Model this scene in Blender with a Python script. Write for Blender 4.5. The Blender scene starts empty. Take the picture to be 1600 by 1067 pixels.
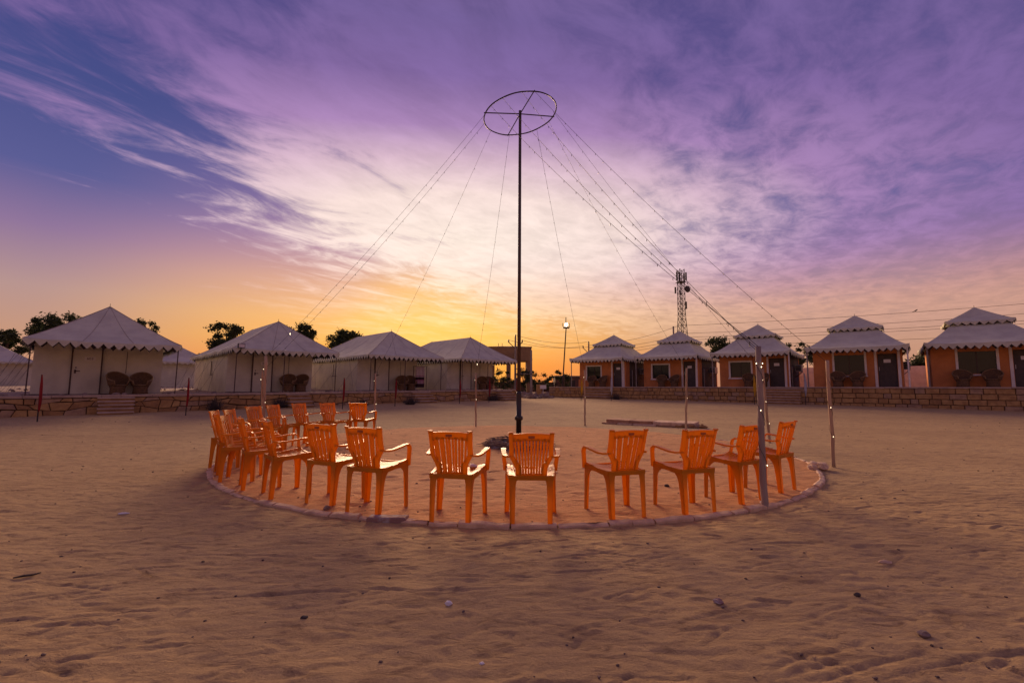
import bpy, math, random
import numpy as np
from mathutils import Vector, Matrix
random.seed(7); rng = np.random.default_rng(11)
scene = bpy.context.scene
C = scene.collection
R = math.radians

# ------------------------------------------------------------------ camera
F = 720.0; EYE = 1.3; PITCH = R(5.435); ROLL = R(0.34)
cam_d = bpy.data.cameras.new('camera'); cam = bpy.data.objects.new('camera', cam_d); C.objects.link(cam)
CM = Matrix.Rotation(math.pi/2+PITCH, 3, 'X') @ Matrix.Rotation(ROLL, 3, 'Z')
cam.matrix_world = Matrix.Translation((0, 0, EYE)) @ CM.to_4x4()
cam_d.sensor_width = 36; cam_d.lens = F/1600*36; cam_d.clip_start = 0.05; cam_d.clip_end = 5000
scene.camera = cam

# ------------------------------------------------------------------ exposure
scene.render.engine = 'CYCLES'
scene.cycles.use_denoising = True
scene.cycles.max_bounces = 6
vs = scene.view_settings
vs.view_transform = 'Standard'; vs.look = 'None'; vs.gamma = 1.0; vs.exposure = 0.42; vs.use_curve_mapping = False

def lin(r, g, b):
    f = lambda c: (c/255/12.92) if c/255 <= 0.04045 else ((c/255+0.055)/1.055)**2.4
    return (f(r), f(g), f(b), 1.0)

class NT:
    """small node-tree helper"""
    def __init__(s, tree): s.t = tree
    def new(s, typ, **kw):
        n = s.t.nodes.new(typ)
        for k, v in kw.items(): setattr(n, k, v)
        return n
    def put(s, sock, v):
        if v is None: return
        if isinstance(v, bpy.types.NodeSocket): s.t.links.new(v, sock)
        else: sock.default_value = v
    def math(s, op, a, b=None, c=None, clamp=False):
        n = s.new('ShaderNodeMath', operation=op, use_clamp=clamp)
        for i, v in enumerate((a, b, c)): s.put(n.inputs[i], v)
        return n.outputs[0]
    def smooth(s, v, lo, hi, a=0.0, b=1.0):
        n = s.new('ShaderNodeMapRange', interpolation_type='SMOOTHSTEP')
        for i, q in enumerate((v, lo, hi, a, b)): s.put(n.inputs[i], q)
        return n.outputs[0]
    def ramp(s, fac, stops):
        n = s.new('ShaderNodeValToRGB'); e = n.color_ramp.elements
        while len(e) < len(stops): e.new(0.5)
        for i, (p, c) in enumerate(stops): e[i].position = p; e[i].color = c
        s.put(n.inputs[0], fac); return n.outputs[0]
    def mix(s, fac, a, b, blend='MIX'):
        n = s.new('ShaderNodeMix', data_type='RGBA', blend_type=blend)
        s.put(n.inputs[0], fac); s.put(n.inputs[6], a); s.put(n.inputs[7], b); return n.outputs[2]
    def noise(s, vec, scale, detail=4, rough=0.5, dist=0.0, dims='3D'):
        n = s.new('ShaderNodeTexNoise', noise_dimensions=dims)
        s.put(n.inputs['Vector'], vec); s.put(n.inputs['Scale'], scale); s.put(n.inputs['Detail'], detail)
        s.put(n.inputs['Roughness'], rough); s.put(n.inputs['Distortion'], dist); return n.outputs[0]

# ------------------------------------------------------------------ sky
SUN_AZ, SUN_EL = R(-11.0), R(5.0)      # azimuth from +Y towards +X
world = bpy.data.worlds.new('World'); scene.world = world; world.use_nodes = True
def build_world():
    t = world.node_tree; t.nodes.clear(); N = NT(t)
    tc = N.new('ShaderNodeTexCoord'); d = tc.outputs['Generated']
    sx = N.new('ShaderNodeSeparateXYZ'); N.put(sx.inputs[0], d)
    x, y, z0 = sx.outputs
    z = N.math('MAXIMUM', z0, 0.0)
    def dot(az, el):
        n = N.new('ShaderNodeVectorMath', operation='DOT_PRODUCT'); N.put(n.inputs[0], d)
        n.inputs[1].default_value = (math.sin(az)*math.cos(el), math.cos(az)*math.cos(el), math.sin(el)); return n.outputs['Value']
    # clear sky away from the sun and towards it, by height above the horizon
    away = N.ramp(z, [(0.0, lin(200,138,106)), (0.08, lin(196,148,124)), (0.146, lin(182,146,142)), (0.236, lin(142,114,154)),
                      (0.32, lin(88,90,148)), (0.44, lin(68,76,136)), (0.62, lin(62,63,126)), (1.0, lin(76,68,108))])  # unseen zenith stop lifted and less blue, added fill for ground and tents
    warm = N.ramp(z, [(0.0, lin(236,136,72)), (0.04, lin(248,150,62)), (0.09, lin(250,176,84)), (0.13, lin(246,182,108)), (0.20, lin(224,168,140)),
                      (0.28, lin(172,132,164)), (0.38, lin(118,98,158)), (0.5, lin(82,76,146)), (1.0, lin(76,68,108))])
    g = N.smooth(dot(SUN_AZ, R(4)), 0.80, 0.995)
    base = N.mix(g, away, warm)
    core = N.smooth(dot(SUN_AZ+R(1.5), R(5.0)), 0.972, 1.0)
    base = N.mix(N.math('MULTIPLY', core, 0.5), base, (1.05, 0.60, 0.09, 1))
    # cloud deck: directions projected on a plane overhead
    zz = N.math('ADD', z, 0.03)
    px = N.math('DIVIDE', x, zz); py = N.math('DIVIDE', y, zz)
    def plane(rot, sx_, sy_, off=0.0):
        c = N.new('ShaderNodeCombineXYZ'); N.put(c.inputs[0], px); N.put(c.inputs[1], py); c.inputs[2].default_value = off
        m = N.new('ShaderNodeMapping', vector_type='POINT'); N.put(m.inputs[0], c.outputs[0]); m.inputs['Rotation'].default_value = (0, 0, rot)
        m2 = N.new('ShaderNodeMapping'); N.put(m2.inputs[0], m.outputs[0]); m2.inputs['Scale'].default_value = (sx_, sy_, 1); return m2.outputs[0]
    big = N.noise(plane(R(-55), 0.50, 1.1, 3.3), 1.0, 3, 0.5, 0.5)
    fib = N.noise(plane(R(-60), 1.35, 2.7, 8.1), 1.3, 12, 0.64, 0.8)
    puf = N.noise(plane(R(-40), 2.0, 2.9, 1.7), 2.3, 10, 0.64, 0.4)
    # left edge of the deck (a line on the cloud plane) and the wisps along it
    edge = N.math('MULTIPLY', N.math('SUBTRACT', N.math('ADD', px, 3.15), N.math('MULTIPLY', py, 0.578)), 0.87)
    edge = N.math('ADD', edge, N.math('MULTIPLY', N.math('SUBTRACT', fib, 0.5), 2.4))
    cover = N.smooth(edge, -0.5, 1.7)
    puffy = N.smooth(px, -1.4, 0.9, 0.30, 0.66)
    tex = N.math('ADD', N.math('MULTIPLY', fib, N.math('SUBTRACT', 1.0, puffy)), N.math('MULTIPLY', puf, puffy))
    den = N.math('ADD', tex, N.math('MULTIPLY', N.math('SUBTRACT', big, 0.5), 0.55))
    den = N.math('ADD', den, N.math('MULTIPLY', N.math('SUBTRACT', cover, 1.0), 0.40))
    heart = N.smooth(dot(R(-9), R(18)), 0.87, 0.99)
    den = N.math('ADD', den, N.math('MULTIPLY', heart, 0.36))
    den = N.math('ADD', den, N.smooth(px, -1.2, 1.5, 0.03, 0.17))
    dens = N.smooth(den, 0.30, 0.76)
    dens = N.math('MULTIPLY', dens, N.smooth(z, 0.04, 0.17))
    # cloud light by angle from the glow; unseen far end brightened as fill
    az = N.math('ARCTAN2', x, y)
    da = N.math('DIVIDE', N.math('ADD', az, 0.10), 1.25); de = N.math('DIVIDE', N.math('SUBTRACT', z, 0.30), 0.34)
    far = N.math('SQRT', N.math('ADD', N.math('MULTIPLY', da, da), N.math('MULTIPLY', de, de)))
    far = N.math('DIVIDE', far, 3.0)
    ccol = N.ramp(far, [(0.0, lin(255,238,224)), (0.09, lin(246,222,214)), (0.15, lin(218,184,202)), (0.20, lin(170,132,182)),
                        (0.27, lin(130,102,160)), (0.34, lin(116,95,152)), (0.55, lin(122,100,144)), (1.0, lin(150,120,136))])  # last stops, behind the camera, made brighter and pinker to lift the tent fronts
    lowc = N.ramp(N.math('MULTIPLY', N.math('ABSOLUTE', da), 0.5), [(0.0, lin(255,220,164)), (0.12, lin(250,204,160)), (0.25, lin(222,168,142)), (0.5, lin(200,145,132)), (1.0, lin(150,112,122))])
    ccol = N.mix(N.smooth(z, 0.12, 0.27), lowc, ccol)
    lit = N.smooth(tex, 0.34, 0.66, 0.86, 1.08)
    boost = N.math('ADD', lit, N.math('MULTIPLY', heart, 0.06))
    vm = N.new('ShaderNodeVectorMath', operation='SCALE'); N.put(vm.inputs[0], ccol); N.put(vm.inputs['Scale'], boost)
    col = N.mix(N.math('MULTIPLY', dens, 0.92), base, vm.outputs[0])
    # physically based dusk sky underneath
    sky = N.new('ShaderNodeTexSky', sky_type='NISHITA', sun_disc=False)
    sky.sun_elevation = SUN_EL; sky.sun_rotation = SUN_AZ; sky.dust_density = 3.0
    b1 = N.new('ShaderNodeBackground'); N.put(b1.inputs[0], sky.outputs[0]); b1.inputs[1].default_value = 0.003
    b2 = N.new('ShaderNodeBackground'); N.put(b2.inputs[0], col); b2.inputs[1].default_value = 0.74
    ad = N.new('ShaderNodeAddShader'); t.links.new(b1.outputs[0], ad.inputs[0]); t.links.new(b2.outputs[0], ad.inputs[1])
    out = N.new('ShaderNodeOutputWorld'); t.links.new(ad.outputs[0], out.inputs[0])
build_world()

# ------------------------------------------------------------------ sun
sl = bpy.data.lights.new('sun', 'SUN'); sl.energy = 4.0; sl.angle = R(30); sl.color = (1.0, 0.62, 0.36)
so = bpy.data.objects.new('sun', sl); C.objects.link(so)
sdir = Vector((math.sin(SUN_AZ)*math.cos(R(12)), math.cos(SUN_AZ)*math.cos(R(12)), math.sin(R(12))))
so.rotation_euler = (-sdir).to_track_quat('-Z', 'Y').to_euler(); so.location = (-10, 40, 20)

# ------------------------------------------------------------------ pixel helpers (a pixel gives a direction; distance comes from the ground or a row)
def ray(px, py): return CM @ Vector(((px-800)/F, -(py-533.5)/F, -1))
def sst(a, b, v):
    t = np.clip((np.asarray(v, float)-a)/(b-a), 0, 1); return t*t*(3-2*t)
def gz(x, y): return float(0.2*sst(15, 31, y)+0.12*sst(31, 50, y))
def hit(px, py):
    d = ray(px, py); z = 0.0
    for _ in range(25):
        t = (z-EYE)/d.z; z = 0.5*z+0.5*gz(d.x*t, d.y*t)
    t = (z-EYE)/d.z; return Vector((d.x*t, d.y*t, gz(d.x*t, d.y*t)))
def at(px, py, Y):
    d = ray(px, py); t = Y/d.y; return Vector((d.x*t, Y, EYE+d.z*t))

# ------------------------------------------------------------------ materials
MATS = {}
def mat(name, c1, c2=None, scale=3.0, rough=0.8, bump=0.0, bscale=40.0, detail=5, stretch=(1,1,1), trans=0.0, metal=0.0, emit=None, spec=0.5, lo=0.35, hi=0.65, coat=0.0, bdist=0.01, tcol=None):
    m = bpy.data.materials.new(name); m.use_nodes = True; N = NT(m.node_tree)
    p = m.node_tree.nodes['Principled BSDF']; out = m.node_tree.nodes['Material Output']
    p.inputs['Roughness'].default_value = rough; p.inputs['Metallic'].default_value = metal
    p.inputs['Specular IOR Level'].default_value = spec
    if coat: p.inputs['Coat Weight'].default_value = coat
    tc = N.new('ShaderNodeTexCoord'); mp = N.new('ShaderNodeMapping'); N.put(mp.inputs[0], tc.outputs['Object']); mp.inputs['Scale'].default_value = stretch
    v = mp.outputs[0]; c = c1 = (*c1, 1)
    if c2:
        # every object gets its own slice of the noise
        oi = N.new('ShaderNodeObjectInfo'); cx = N.new('ShaderNodeVectorMath', operation='ADD'); N.put(cx.inputs[0], v)
        k = N.math('MULTIPLY', oi.outputs['Random'], 37.0); N.put(cx.inputs[1], k); v = cx.outputs[0]
        c = N.mix(N.smooth(N.noise(v, scale, detail, 0.6), lo, hi), c1, (*c2, 1))
        N.put(p.inputs['Base Color'], c)
    else: p.inputs['Base Color'].default_value = c1
    if bump:
        b = N.new('ShaderNodeBump'); b.inputs['Strength'].default_value = bump; b.inputs['Distance'].default_value = bdist
        N.put(b.inputs['Height'], N.noise(v, bscale, 4, 0.6)); N.put(p.inputs['Normal'], b.outputs[0])
    if emit: p.inputs['Emission Color'].default_value = (*emit[:3], 1); p.inputs['Emission Strength'].default_value = emit[3]
    if trans:
        tr = N.new('ShaderNodeBsdfTranslucent'); ms = N.new('ShaderNodeMixShader'); ms.inputs[0].default_value = trans
        if tcol: tr.inputs[0].default_value = (*tcol, 1)
        else: N.put(tr.inputs[0], c)
        m.node_tree.links.new(p.outputs[0], ms.inputs[1]); m.node_tree.links.new(tr.outputs[0], ms.inputs[2]); m.node_tree.links.new(ms.outputs[0], out.inputs[0])
    MATS[name] = m; return m

mat('canvas', (0.72,0.70,0.52), (0.58,0.55,0.42), 1.6, 0.9, 0.35, 9, trans=0.12, lo=0.3, hi=0.75)
mat('canvas_wall', (0.70,0.65,0.50), (0.55,0.50,0.39), 1.2, 0.92, 0.4, 7, trans=0.06, lo=0.3, hi=0.75)
mat('canvas_rear', (0.62,0.58,0.46), (0.50,0.46,0.37), 0.8, 0.92, 0.3, 7)
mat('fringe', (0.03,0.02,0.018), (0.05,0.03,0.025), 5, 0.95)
mat('seam', (0.40,0.33,0.26), (0.32,0.26,0.21), 4, 0.9)
mat('dark_pole', (0.06,0.03,0.025), (0.09,0.05,0.04), 8, 0.6)
mat('steel_black', (0.018,0.014,0.013), (0.035,0.025,0.02), 6, 0.5, 0.2, 60)
mat('steel_brown', (0.055,0.032,0.022), (0.09,0.055,0.035), 5, 0.55, 0.2, 60, stretch=(1,1,0.2))
mat('wire', (0.03,0.022,0.02), rough=0.6)
mat('orange_plastic', (0.76,0.315,0.010), (0.64,0.255,0.016), 5, 0.36, 0.05, 30, trans=0.42, tcol=(0.95,0.42,0.006), lo=0.3, hi=0.8)
mat('orange_dull', (0.42,0.10,0.012), rough=0.5)
mat('orange_wall', (0.66,0.25,0.075), (0.54,0.195,0.06), 1.3, 0.85, 0.25, 30)
mat('white_paint', (0.86,0.80,0.72), (0.74,0.67,0.60), 3, 0.7, 0.1, 30)
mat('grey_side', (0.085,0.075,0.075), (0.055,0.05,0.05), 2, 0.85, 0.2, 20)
mat('dark_glass', (0.010,0.013,0.014), (0.016,0.02,0.02), 2, 0.08, spec=0.35)
mat('curtain', (0.16,0.15,0.11), (0.10,0.10,0.08), 3, 0.9)
mat('door_wood', (0.075,0.052,0.042), (0.05,0.035,0.03), 4, 0.6, 0.2, 30, stretch=(1,1,0.3))
mat('paper', (0.80,0.76,0.74), rough=0.8)
mat('print', (0.10,0.06,0.06), rough=0.8)
mat('sign_board', (0.72,0.66,0.60), rough=0.7)
mat('ac_metal', (0.55,0.53,0.52), (0.42,0.40,0.39), 5, 0.5)
mat('wicker', (0.20,0.105,0.042), (0.10,0.05,0.02), 14, 0.8, 0.8, 55, stretch=(1,1,2.5), bdist=0.02)
mat('wicker_rim', (0.30,0.19,0.09), (0.20,0.12,0.055), 14, 0.75, 0.5, 60)
mat('sandstone', (0.50,0.30,0.115), (0.36,0.20,0.075), 3.5, 0.9, 0.6, 22, bdist=0.02)
mat('sandstone_b', (0.42,0.235,0.09), (0.28,0.15,0.06), 3.5, 0.9, 0.6, 22, bdist=0.02)
mat('sandstone_c', (0.46,0.30,0.17), (0.32,0.20,0.12), 3.5, 0.9, 0.6, 22, bdist=0.02)
mat('sandstone_cap', (0.50,0.37,0.27), (0.40,0.28,0.20), 2.5, 0.9, 0.4, 22)
mat('mortar', (0.15,0.095,0.055), (0.09,0.055,0.035), 5, 0.95, 0.6, 30)
mat('terrace_top', (0.40,0.28,0.20), (0.30,0.20,0.14), 2, 0.95, 0.5, 12)
mat('kerb_stone', (0.74,0.52,0.32), (0.56,0.37,0.23), 6, 0.92, 0.6, 30, bdist=0.015)
mat('slab_red', (0.50,0.27,0.14), (0.36,0.19,0.10), 5, 0.92, 0.6, 20, bdist=0.02)
mat('clay_brick', (0.30,0.17,0.14), (0.42,0.36,0.33), 9, 0.95, 0.7, 40, lo=0.45, hi=0.62)
mat('post_wood', (0.50,0.35,0.22), (0.38,0.25,0.15), 6, 0.85, 0.4, 40, stretch=(1,1,0.15))
mat('post_grey', (0.36,0.29,0.25), (0.25,0.19,0.16), 6, 0.85, 0.6, 40, stretch=(1,1,0.15))
mat('flag_red', (0.34,0.012,0.012), (0.24,0.01,0.01), 5, 0.85, trans=0.15)
mat('flag_yellow', (0.72,0.42,0.02), (0.58,0.32,0.02), 5, 0.85, trans=0.2)
mat('flag_pale', (0.55,0.56,0.62), (0.42,0.42,0.48), 5, 0.85, trans=0.2)
mat('leaf', (0.030,0.045,0.014), (0.055,0.075,0.022), 0.9, 0.75, trans=0.2)
mat('leaf_pale', (0.06,0.075,0.025), (0.10,0.11,0.035), 0.9, 0.75, trans=0.25)
mat('bark', (0.10,0.065,0.045), (0.06,0.04,0.03), 6, 0.9, 0.6, 20)
mat('dry_grass', (0.40,0.28,0.19), (0.20,0.14,0.095), 6, 0.95)
mat('dry_bush', (0.10,0.075,0.065), (0.055,0.04,0.037), 6, 0.95)
mat('ash', (0.30,0.25,0.21), (0.13,0.10,0.08), 8, 0.98, 0.6, 40)
mat('concrete', (0.30,0.19,0.10), (0.22,0.135,0.075), 0.8, 0.9, 0.4, 8)
mat('concrete_grey', (0.32,0.28,0.25), (0.24,0.20,0.18), 2.0, 0.9, 0.3, 12)
mat('far_brick', (0.17,0.085,0.06), (0.11,0.06,0.045), 3, 0.95)
mat('mesh_wire', (0.10,0.07,0.065), rough=0.7)
mat('towel_pale', (0.58,0.46,0.46), (0.50,0.38,0.40), 5, 0.95)
mat('towel_dark', (0.035,0.012,0.02), rough=0.95)
mat('towel_pink', (0.35,0.12,0.20), rough=0.95)
mat('rubble', (0.34,0.25,0.20), (0.20,0.14,0.11), 1.5, 0.95, 0.6, 14)
mat('pebble', (0.10,0.065,0.05), (0.20,0.14,0.115), 20, 0.9)
mat('white_litter', (0.75,0.71,0.70), rough=0.6)
mat('stick', (0.045,0.035,0.03), (0.08,0.06,0.05), 20, 0.9)
mat('bulb', (0.05,0.045,0.04), rough=0.3)
mat('bulb_lit', (0.9,0.8,0.6), rough=0.3, emit=(1.0,0.80,0.52,4.0))
mat('lamp_lit', (0.9,0.9,0.8), rough=0.3, emit=(1.0,0.95,0.85,10.0))
mat('feather', (0.03,0.027,0.027), rough=0.9)

def ground_material(name, c1, c2, c3):
    m = bpy.data.materials.new(name); m.use_nodes = True; N = NT(m.node_tree); p = m.node_tree.nodes['Principled BSDF']
    tc = N.new('ShaderNodeTexCoord'); v = tc.outputs['Object']
    mp = N.new('ShaderNodeMapping'); N.put(mp.inputs[0], v); mp.inputs['Scale'].default_value = (0.55, 1.0, 1.0); vs_ = mp.outputs[0]
    a = N.noise(vs_, 0.55, 6, 0.6, 0.4); b = N.noise(vs_, 4.5, 7, 0.65, 0.6); f = N.noise(v, 90, 3, 0.7)
    col = N.mix(N.smooth(a, 0.36, 0.66), c1, c2)
    col = N.mix(N.math('MULTIPLY', N.smooth(b, 0.50, 0.66), 0.65), col, c3)
    col = N.mix(N.smooth(f, 0.30, 0.72, 0.0, 0.45), col, N.mix(0.5, col, (0.12,0.075,0.05,1)))
    mp3 = N.new('ShaderNodeMapping'); N.put(mp3.inputs[0], v); mp3.inputs['Scale'].default_value = (5.0, 13.0, 1.0)
    fl = N.noise(mp3.outputs[0], 1.0, 8, 0.72, 0.8)
    col = N.mix(N.smooth(fl, 0.52, 0.66, 0.0, 0.75), col, N.mix(0.45, c3, (0.10,0.055,0.035,1)))
    N.put(p.inputs['Base Color'], col); p.inputs['Roughness'].default_value = 0.95; p.inputs['Specular IOR Level'].default_value = 0.15
    h = N.math('ADD', N.math('MULTIPLY', fl, -0.022), N.math('ADD', N.math('MULTIPLY', N.noise(vs_, 9, 7, 0.65, 0.5), 0.022), N.math('MULTIPLY', N.noise(v, 45, 5, 0.75), 0.008)))
    bp = N.new('ShaderNodeBump'); bp.inputs['Strength'].default_value = 0.8; bp.inputs['Distance'].default_value = 1.0
    N.put(bp.inputs['Height'], h); N.put(p.inputs['Normal'], bp.outputs[0]); MATS[name] = m
ground_material('sand_ground', (0.56,0.385,0.180,1), (0.49,0.33,0.155,1), (0.355,0.23,0.115,1))
ground_material('sand_red', (0.74,0.375,0.150,1), (0.66,0.32,0.125,1), (0.47,0.215,0.085,1))

# ------------------------------------------------------------------ mesh helpers
class MB:
    def __init__(s): s.v = []; s.f = []; s.m = []
    def add(s, vs_, fs, mi=0):
        o = len(s.v); s.v += [tuple(q) for q in vs_]; s.f += [tuple(i+o for i in f) for f in fs]; s.m += [mi]*len(fs); return s
    def loft(s, secs, caps=True, mi=0):
        n = len(secs[0]); vs_ = [q for sc in secs for q in sc]; fs = []
        for i in range(len(secs)-1):
            for j in range(n):
                k = (j+1) % n; fs.append((i*n+j, i*n+k, (i+1)*n+k, (i+1)*n+j))
        if caps: fs.append(tuple(range(n-1, -1, -1))); fs.append(tuple((len(secs)-1)*n+j for j in range(n)))
        return s.add(vs_, fs, mi)
    def box(s, x0, x1, y0, y1, z0, z1, mi=0):
        return s.loft([[(x0,y0,z),(x1,y0,z),(x1,y1,z),(x0,y1,z)] for z in (z0, z1)], mi=mi)
    def bar(s, pts, half_w, half_t, mi=0):
        """flat bar: centre points, half-width vectors, half-thickness vectors"""
        secs = []
        for p, a, b in zip(pts, half_w, half_t):
            p, a, b = Vector(p), Vector(a), Vector(b); secs.append([p-a-b, p+a-b, p+a+b, p-a+b])
        return s.loft(secs, mi=mi)
    def tube(s, pts, r, n=6, mi=0, caps=True):
        pts = [Vector(p) for p in pts]; secs = []
        rs = r if isinstance(r, (list, tuple)) else [r]*len(pts)
        ref = Vector((0, 0, 1)) if abs((pts[-1]-pts[0]).normalized().z) < 0.8 else Vector((1, 0, 0))
        for i, p in enumerate(pts):
            d = (pts[min(i+1, len(pts)-1)]-pts[max(i-1, 0)]).normalized()
            a = d.cross(ref).normalized(); b = d.cross(a).normalized()
            secs.append([p+(a*math.cos(2*math.pi*k/n)+b*math.sin(2*math.pi*k/n))*rs[i] for k in range(n)])
        return s.loft(secs, caps, mi)
    def grid(s, rows, mi=0, closed=False):
        n = len(rows[0]); fs = []
        for i in range(len(rows)-1):
            for j in range(n if closed else n-1):
                k = (j+1) % n; fs.append((i*n+j, i*n+k, (i+1)*n+k, (i+1)*n+j))
        return s.add([q for r in rows for q in r], fs, mi)
    def mesh(s, name, mats, smooth=False):
        me = bpy.data.meshes.new(name); me.from_pydata(s.v, [], s.f)
        for m in (mats if isinstance(mats, (list, tuple)) else [mats]): me.materials.append(MATS[m])
        if any(s.m): me.polygons.foreach_set('material_index', s.m)
        if smooth: me.polygons.foreach_set('use_smooth', [True]*len(me.polygons))
        me.update(); return me
    def build(s, name, mats, parent=None, smooth=False): return obj(name, s.mesh(name, mats, smooth), parent)

def obj(name, data, parent=None, loc=(0,0,0)):
    o = bpy.data.objects.new(name, data); C.objects.link(o); o.location = loc
    if parent: o.parent = parent
    return o
def tag(o, label, cat, group=None):
    o['label'] = label; o['category'] = cat
    if group: o['group'] = group
    return o
def thing(name, label, cat, loc=(0,0,0), rz=0.0, group=None):
    o = obj(name, None, None, loc); o.rotation_euler = (0, 0, rz); o.empty_display_size = 0.2; return tag(o, label, cat, group)
def struct(o): o['kind'] = 'structure'; return o
def stuff(o): o['kind'] = 'stuff'; return o
def copy_tree(o, parent=None):
    c = o.copy(); C.objects.link(c)
    if parent: c.parent = parent
    for ch in list(o.children): copy_tree(ch, c)
    return c
def blob(mb, c, r, seed=0, mi=0, nu=8, nv=6, jit=0.2):
    """rough stone"""
    rr = random.Random(seed); c = Vector(c); rows = []
    for i in range(1, nv):
        th = math.pi*i/nv
        rows.append([c+Vector((r[0]*math.sin(th)*math.cos(2*math.pi*j/nu), r[1]*math.sin(th)*math.sin(2*math.pi*j/nu), r[2]*math.cos(th)))*1.0
                     + Vector((rr.uniform(-1,1)*r[0], rr.uniform(-1,1)*r[1], rr.uniform(-1,1)*r[2]))*jit for j in range(nu)])
    o = len(mb.v); mb.grid(rows, mi, True)
    mb.add([c+Vector((0,0,r[2])), c-Vector((0,0,r[2]))], [], mi); t, b = len(mb.v)-2, len(mb.v)-1
    n = len(rows)
    for j in range(nu):
        k = (j+1) % nu
        mb.f.append((t, o+k, o+j)); mb.m.append(mi); mb.f.append((b, o+(n-1)*nu+j, o+(n-1)*nu+k)); mb.m.append(mi)

def vnoise(x, y, seed=0):
    """smooth value noise on arrays"""
    x = np.asarray(x, float); y = np.asarray(y, float)
    xi = np.floor(x).astype(np.int64); yi = np.floor(y).astype(np.int64); fx = x-xi; fy = y-yi
    fx = fx*fx*(3-2*fx); fy = fy*fy*(3-2*fy)
    def h(a, b):
        n = (a*374761393+b*668265263+seed*974711) & 0x7fffffff; n = ((n ^ (n >> 13))*1274126177) & 0x7fffffff; n = (n ^ (n >> 16)) & 0xffff
        return n/65535.0*2-1
    return (h(xi,yi)*(1-fx)+h(xi+1,yi)*fx)*(1-fy)+(h(xi,yi+1)*(1-fx)+h(xi+1,yi+1)*fx)*fy

# ------------------------------------------------------------------ ground
CX, CY, CR = 0.06, 9.63, 5.24      # the red sand circle
def relief(X, Y):
    f = 1/(1+np.maximum(0, np.hypot(X, Y)-14)*0.06)
    z = 0.016*vnoise(X*0.45, Y*0.6, 1)+0.004*vnoise(X*1.3, Y*2.0, 2)+0.004*vnoise(X*3.4, Y*6.5, 3)+0.0045*vnoise(X*7, Y*15, 4)+0.0035*vnoise(X*15, Y*28, 5)+0.002*vnoise(X*31, Y*45, 6)
    return z*f
def axis(fine_lo, fine_hi, step, lo, hi, k):
    a = list(np.arange(fine_lo, fine_hi, step)); s = step; q = a[-1]
    while q < hi: s *= k; q += s; a.append(q)
    s = step; q = a[0]; pre = []
    while q > lo: s *= k; q -= s; pre.append(q)
    return np.array(pre[::-1]+a)
def grid_object(name, xs, ys, Z, material, keep=None):
    nx, ny = len(xs), len(ys); X, Y = np.meshgrid(xs, ys)
    co = np.stack([X, Y, Z], -1).reshape(-1, 3)
    idx = np.arange(nx*ny).reshape(ny, nx)
    q = np.stack([idx[:-1,:-1], idx[:-1,1:], idx[1:,1:], idx[1:,:-1]], -1).reshape(-1, 4)
    if keep is not None:
        kk = keep.reshape(-1)[q].all(1); q = q[kk]; used = np.zeros(nx*ny, bool); used[q.reshape(-1)] = True
        mp = np.cumsum(used)-1; co = co[used]; q = mp[q]
    me = bpy.data.meshes.new(name); me.vertices.add(len(co)); me.vertices.foreach_set('co', co.reshape(-1))
    me.loops.add(q.size); me.loops.foreach_set('vertex_index', q.reshape(-1).astype(np.int32))
    me.polygons.add(len(q)); me.polygons.foreach_set('loop_start', np.arange(0, q.size, 4, dtype=np.int32))
    me.update(calc_edges=True); me.materials.append(MATS[material]); me.polygons.foreach_set('use_smooth', [True]*len(me.polygons)); return obj(name, me)
def marks(X, Y, Z, xs, ys, items):
    """drag marks and footprints pressed into the sand: (x, y, angle, length, width, depth)"""
    for (mx, my, a, L, W, D) in items:
        r = L/2+3*W
        i0, i1 = np.searchsorted(xs, (mx-r, mx+r)); j0, j1 = np.searchsorted(ys, (my-r, my+r))
        if i1-i0 < 2 or j1-j0 < 2: continue
        x = X[j0:j1, i0:i1]-mx; y = Y[j0:j1, i0:i1]-my
        u = x*math.cos(a)+y*math.sin(a); v = -x*math.sin(a)+y*math.cos(a)+0.10*(u/L)*(u/L)*L
        e = np.clip(1-(np.abs(u)/(L/2))**4, 0, 1); q = v/W
        Z[j0:j1, i0:i1] += e*(-D*np.exp(-q*q)+0.55*D*np.exp(-((np.abs(q)-1.7)**2)*2.2))
xs = axis(-4.6, 4.6, 0.021, -900, 900, 1.020); ys = axis(1.9, 5.6, 0.0155, -300, 1500, 1.018)
X, Y = np.meshgrid(xs, ys)
Z = 0.2*sst(15, 31, Y)+0.12*sst(31, 50, Y)+relief(X, Y)
items = []
for _ in range(560):
    y = 1.9+8*random.random()**1.6; x = random.uniform(-1.25, 1.25)*(y+1)
    items.append((x, y, R(random.gauss(8, 16)), random.uniform(0.15, 0.6)*(1.6 if random.random() < .15 else 1), random.uniform(0.011, 0.019), random.uniform(0.003, 0.009)))
for _ in range(420):
    y = 1.9+8*random.random()**1.4; x = random.uniform(-1.25, 1.25)*(y+1); a = random.uniform(0, math.pi)
    items.append((x, y, a, random.uniform(.1,.24), random.uniform(.016,.03), random.uniform(0.002, 0.007)))
marks(X, Y, Z, xs, ys, items)
rad = np.hypot(X-CX, Y-CY)
Z = np.where(rad < CR-0.02, np.minimum(Z, 0)*0-0.05, Z)
Z += 0.004*np.exp(-((rad-CR)/0.22)**2)*(rad > CR)
ground = struct(grid_object('ground', xs, ys, Z, 'sand_ground'))
def surf(x, y):
    """height of the sand where a thing stands"""
    if math.hypot(x-CX, y-CY) < CR: return disc_z(x, y)
    return gz(x, y)+float(relief(np.array([x]), np.array([y]))[0])
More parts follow.
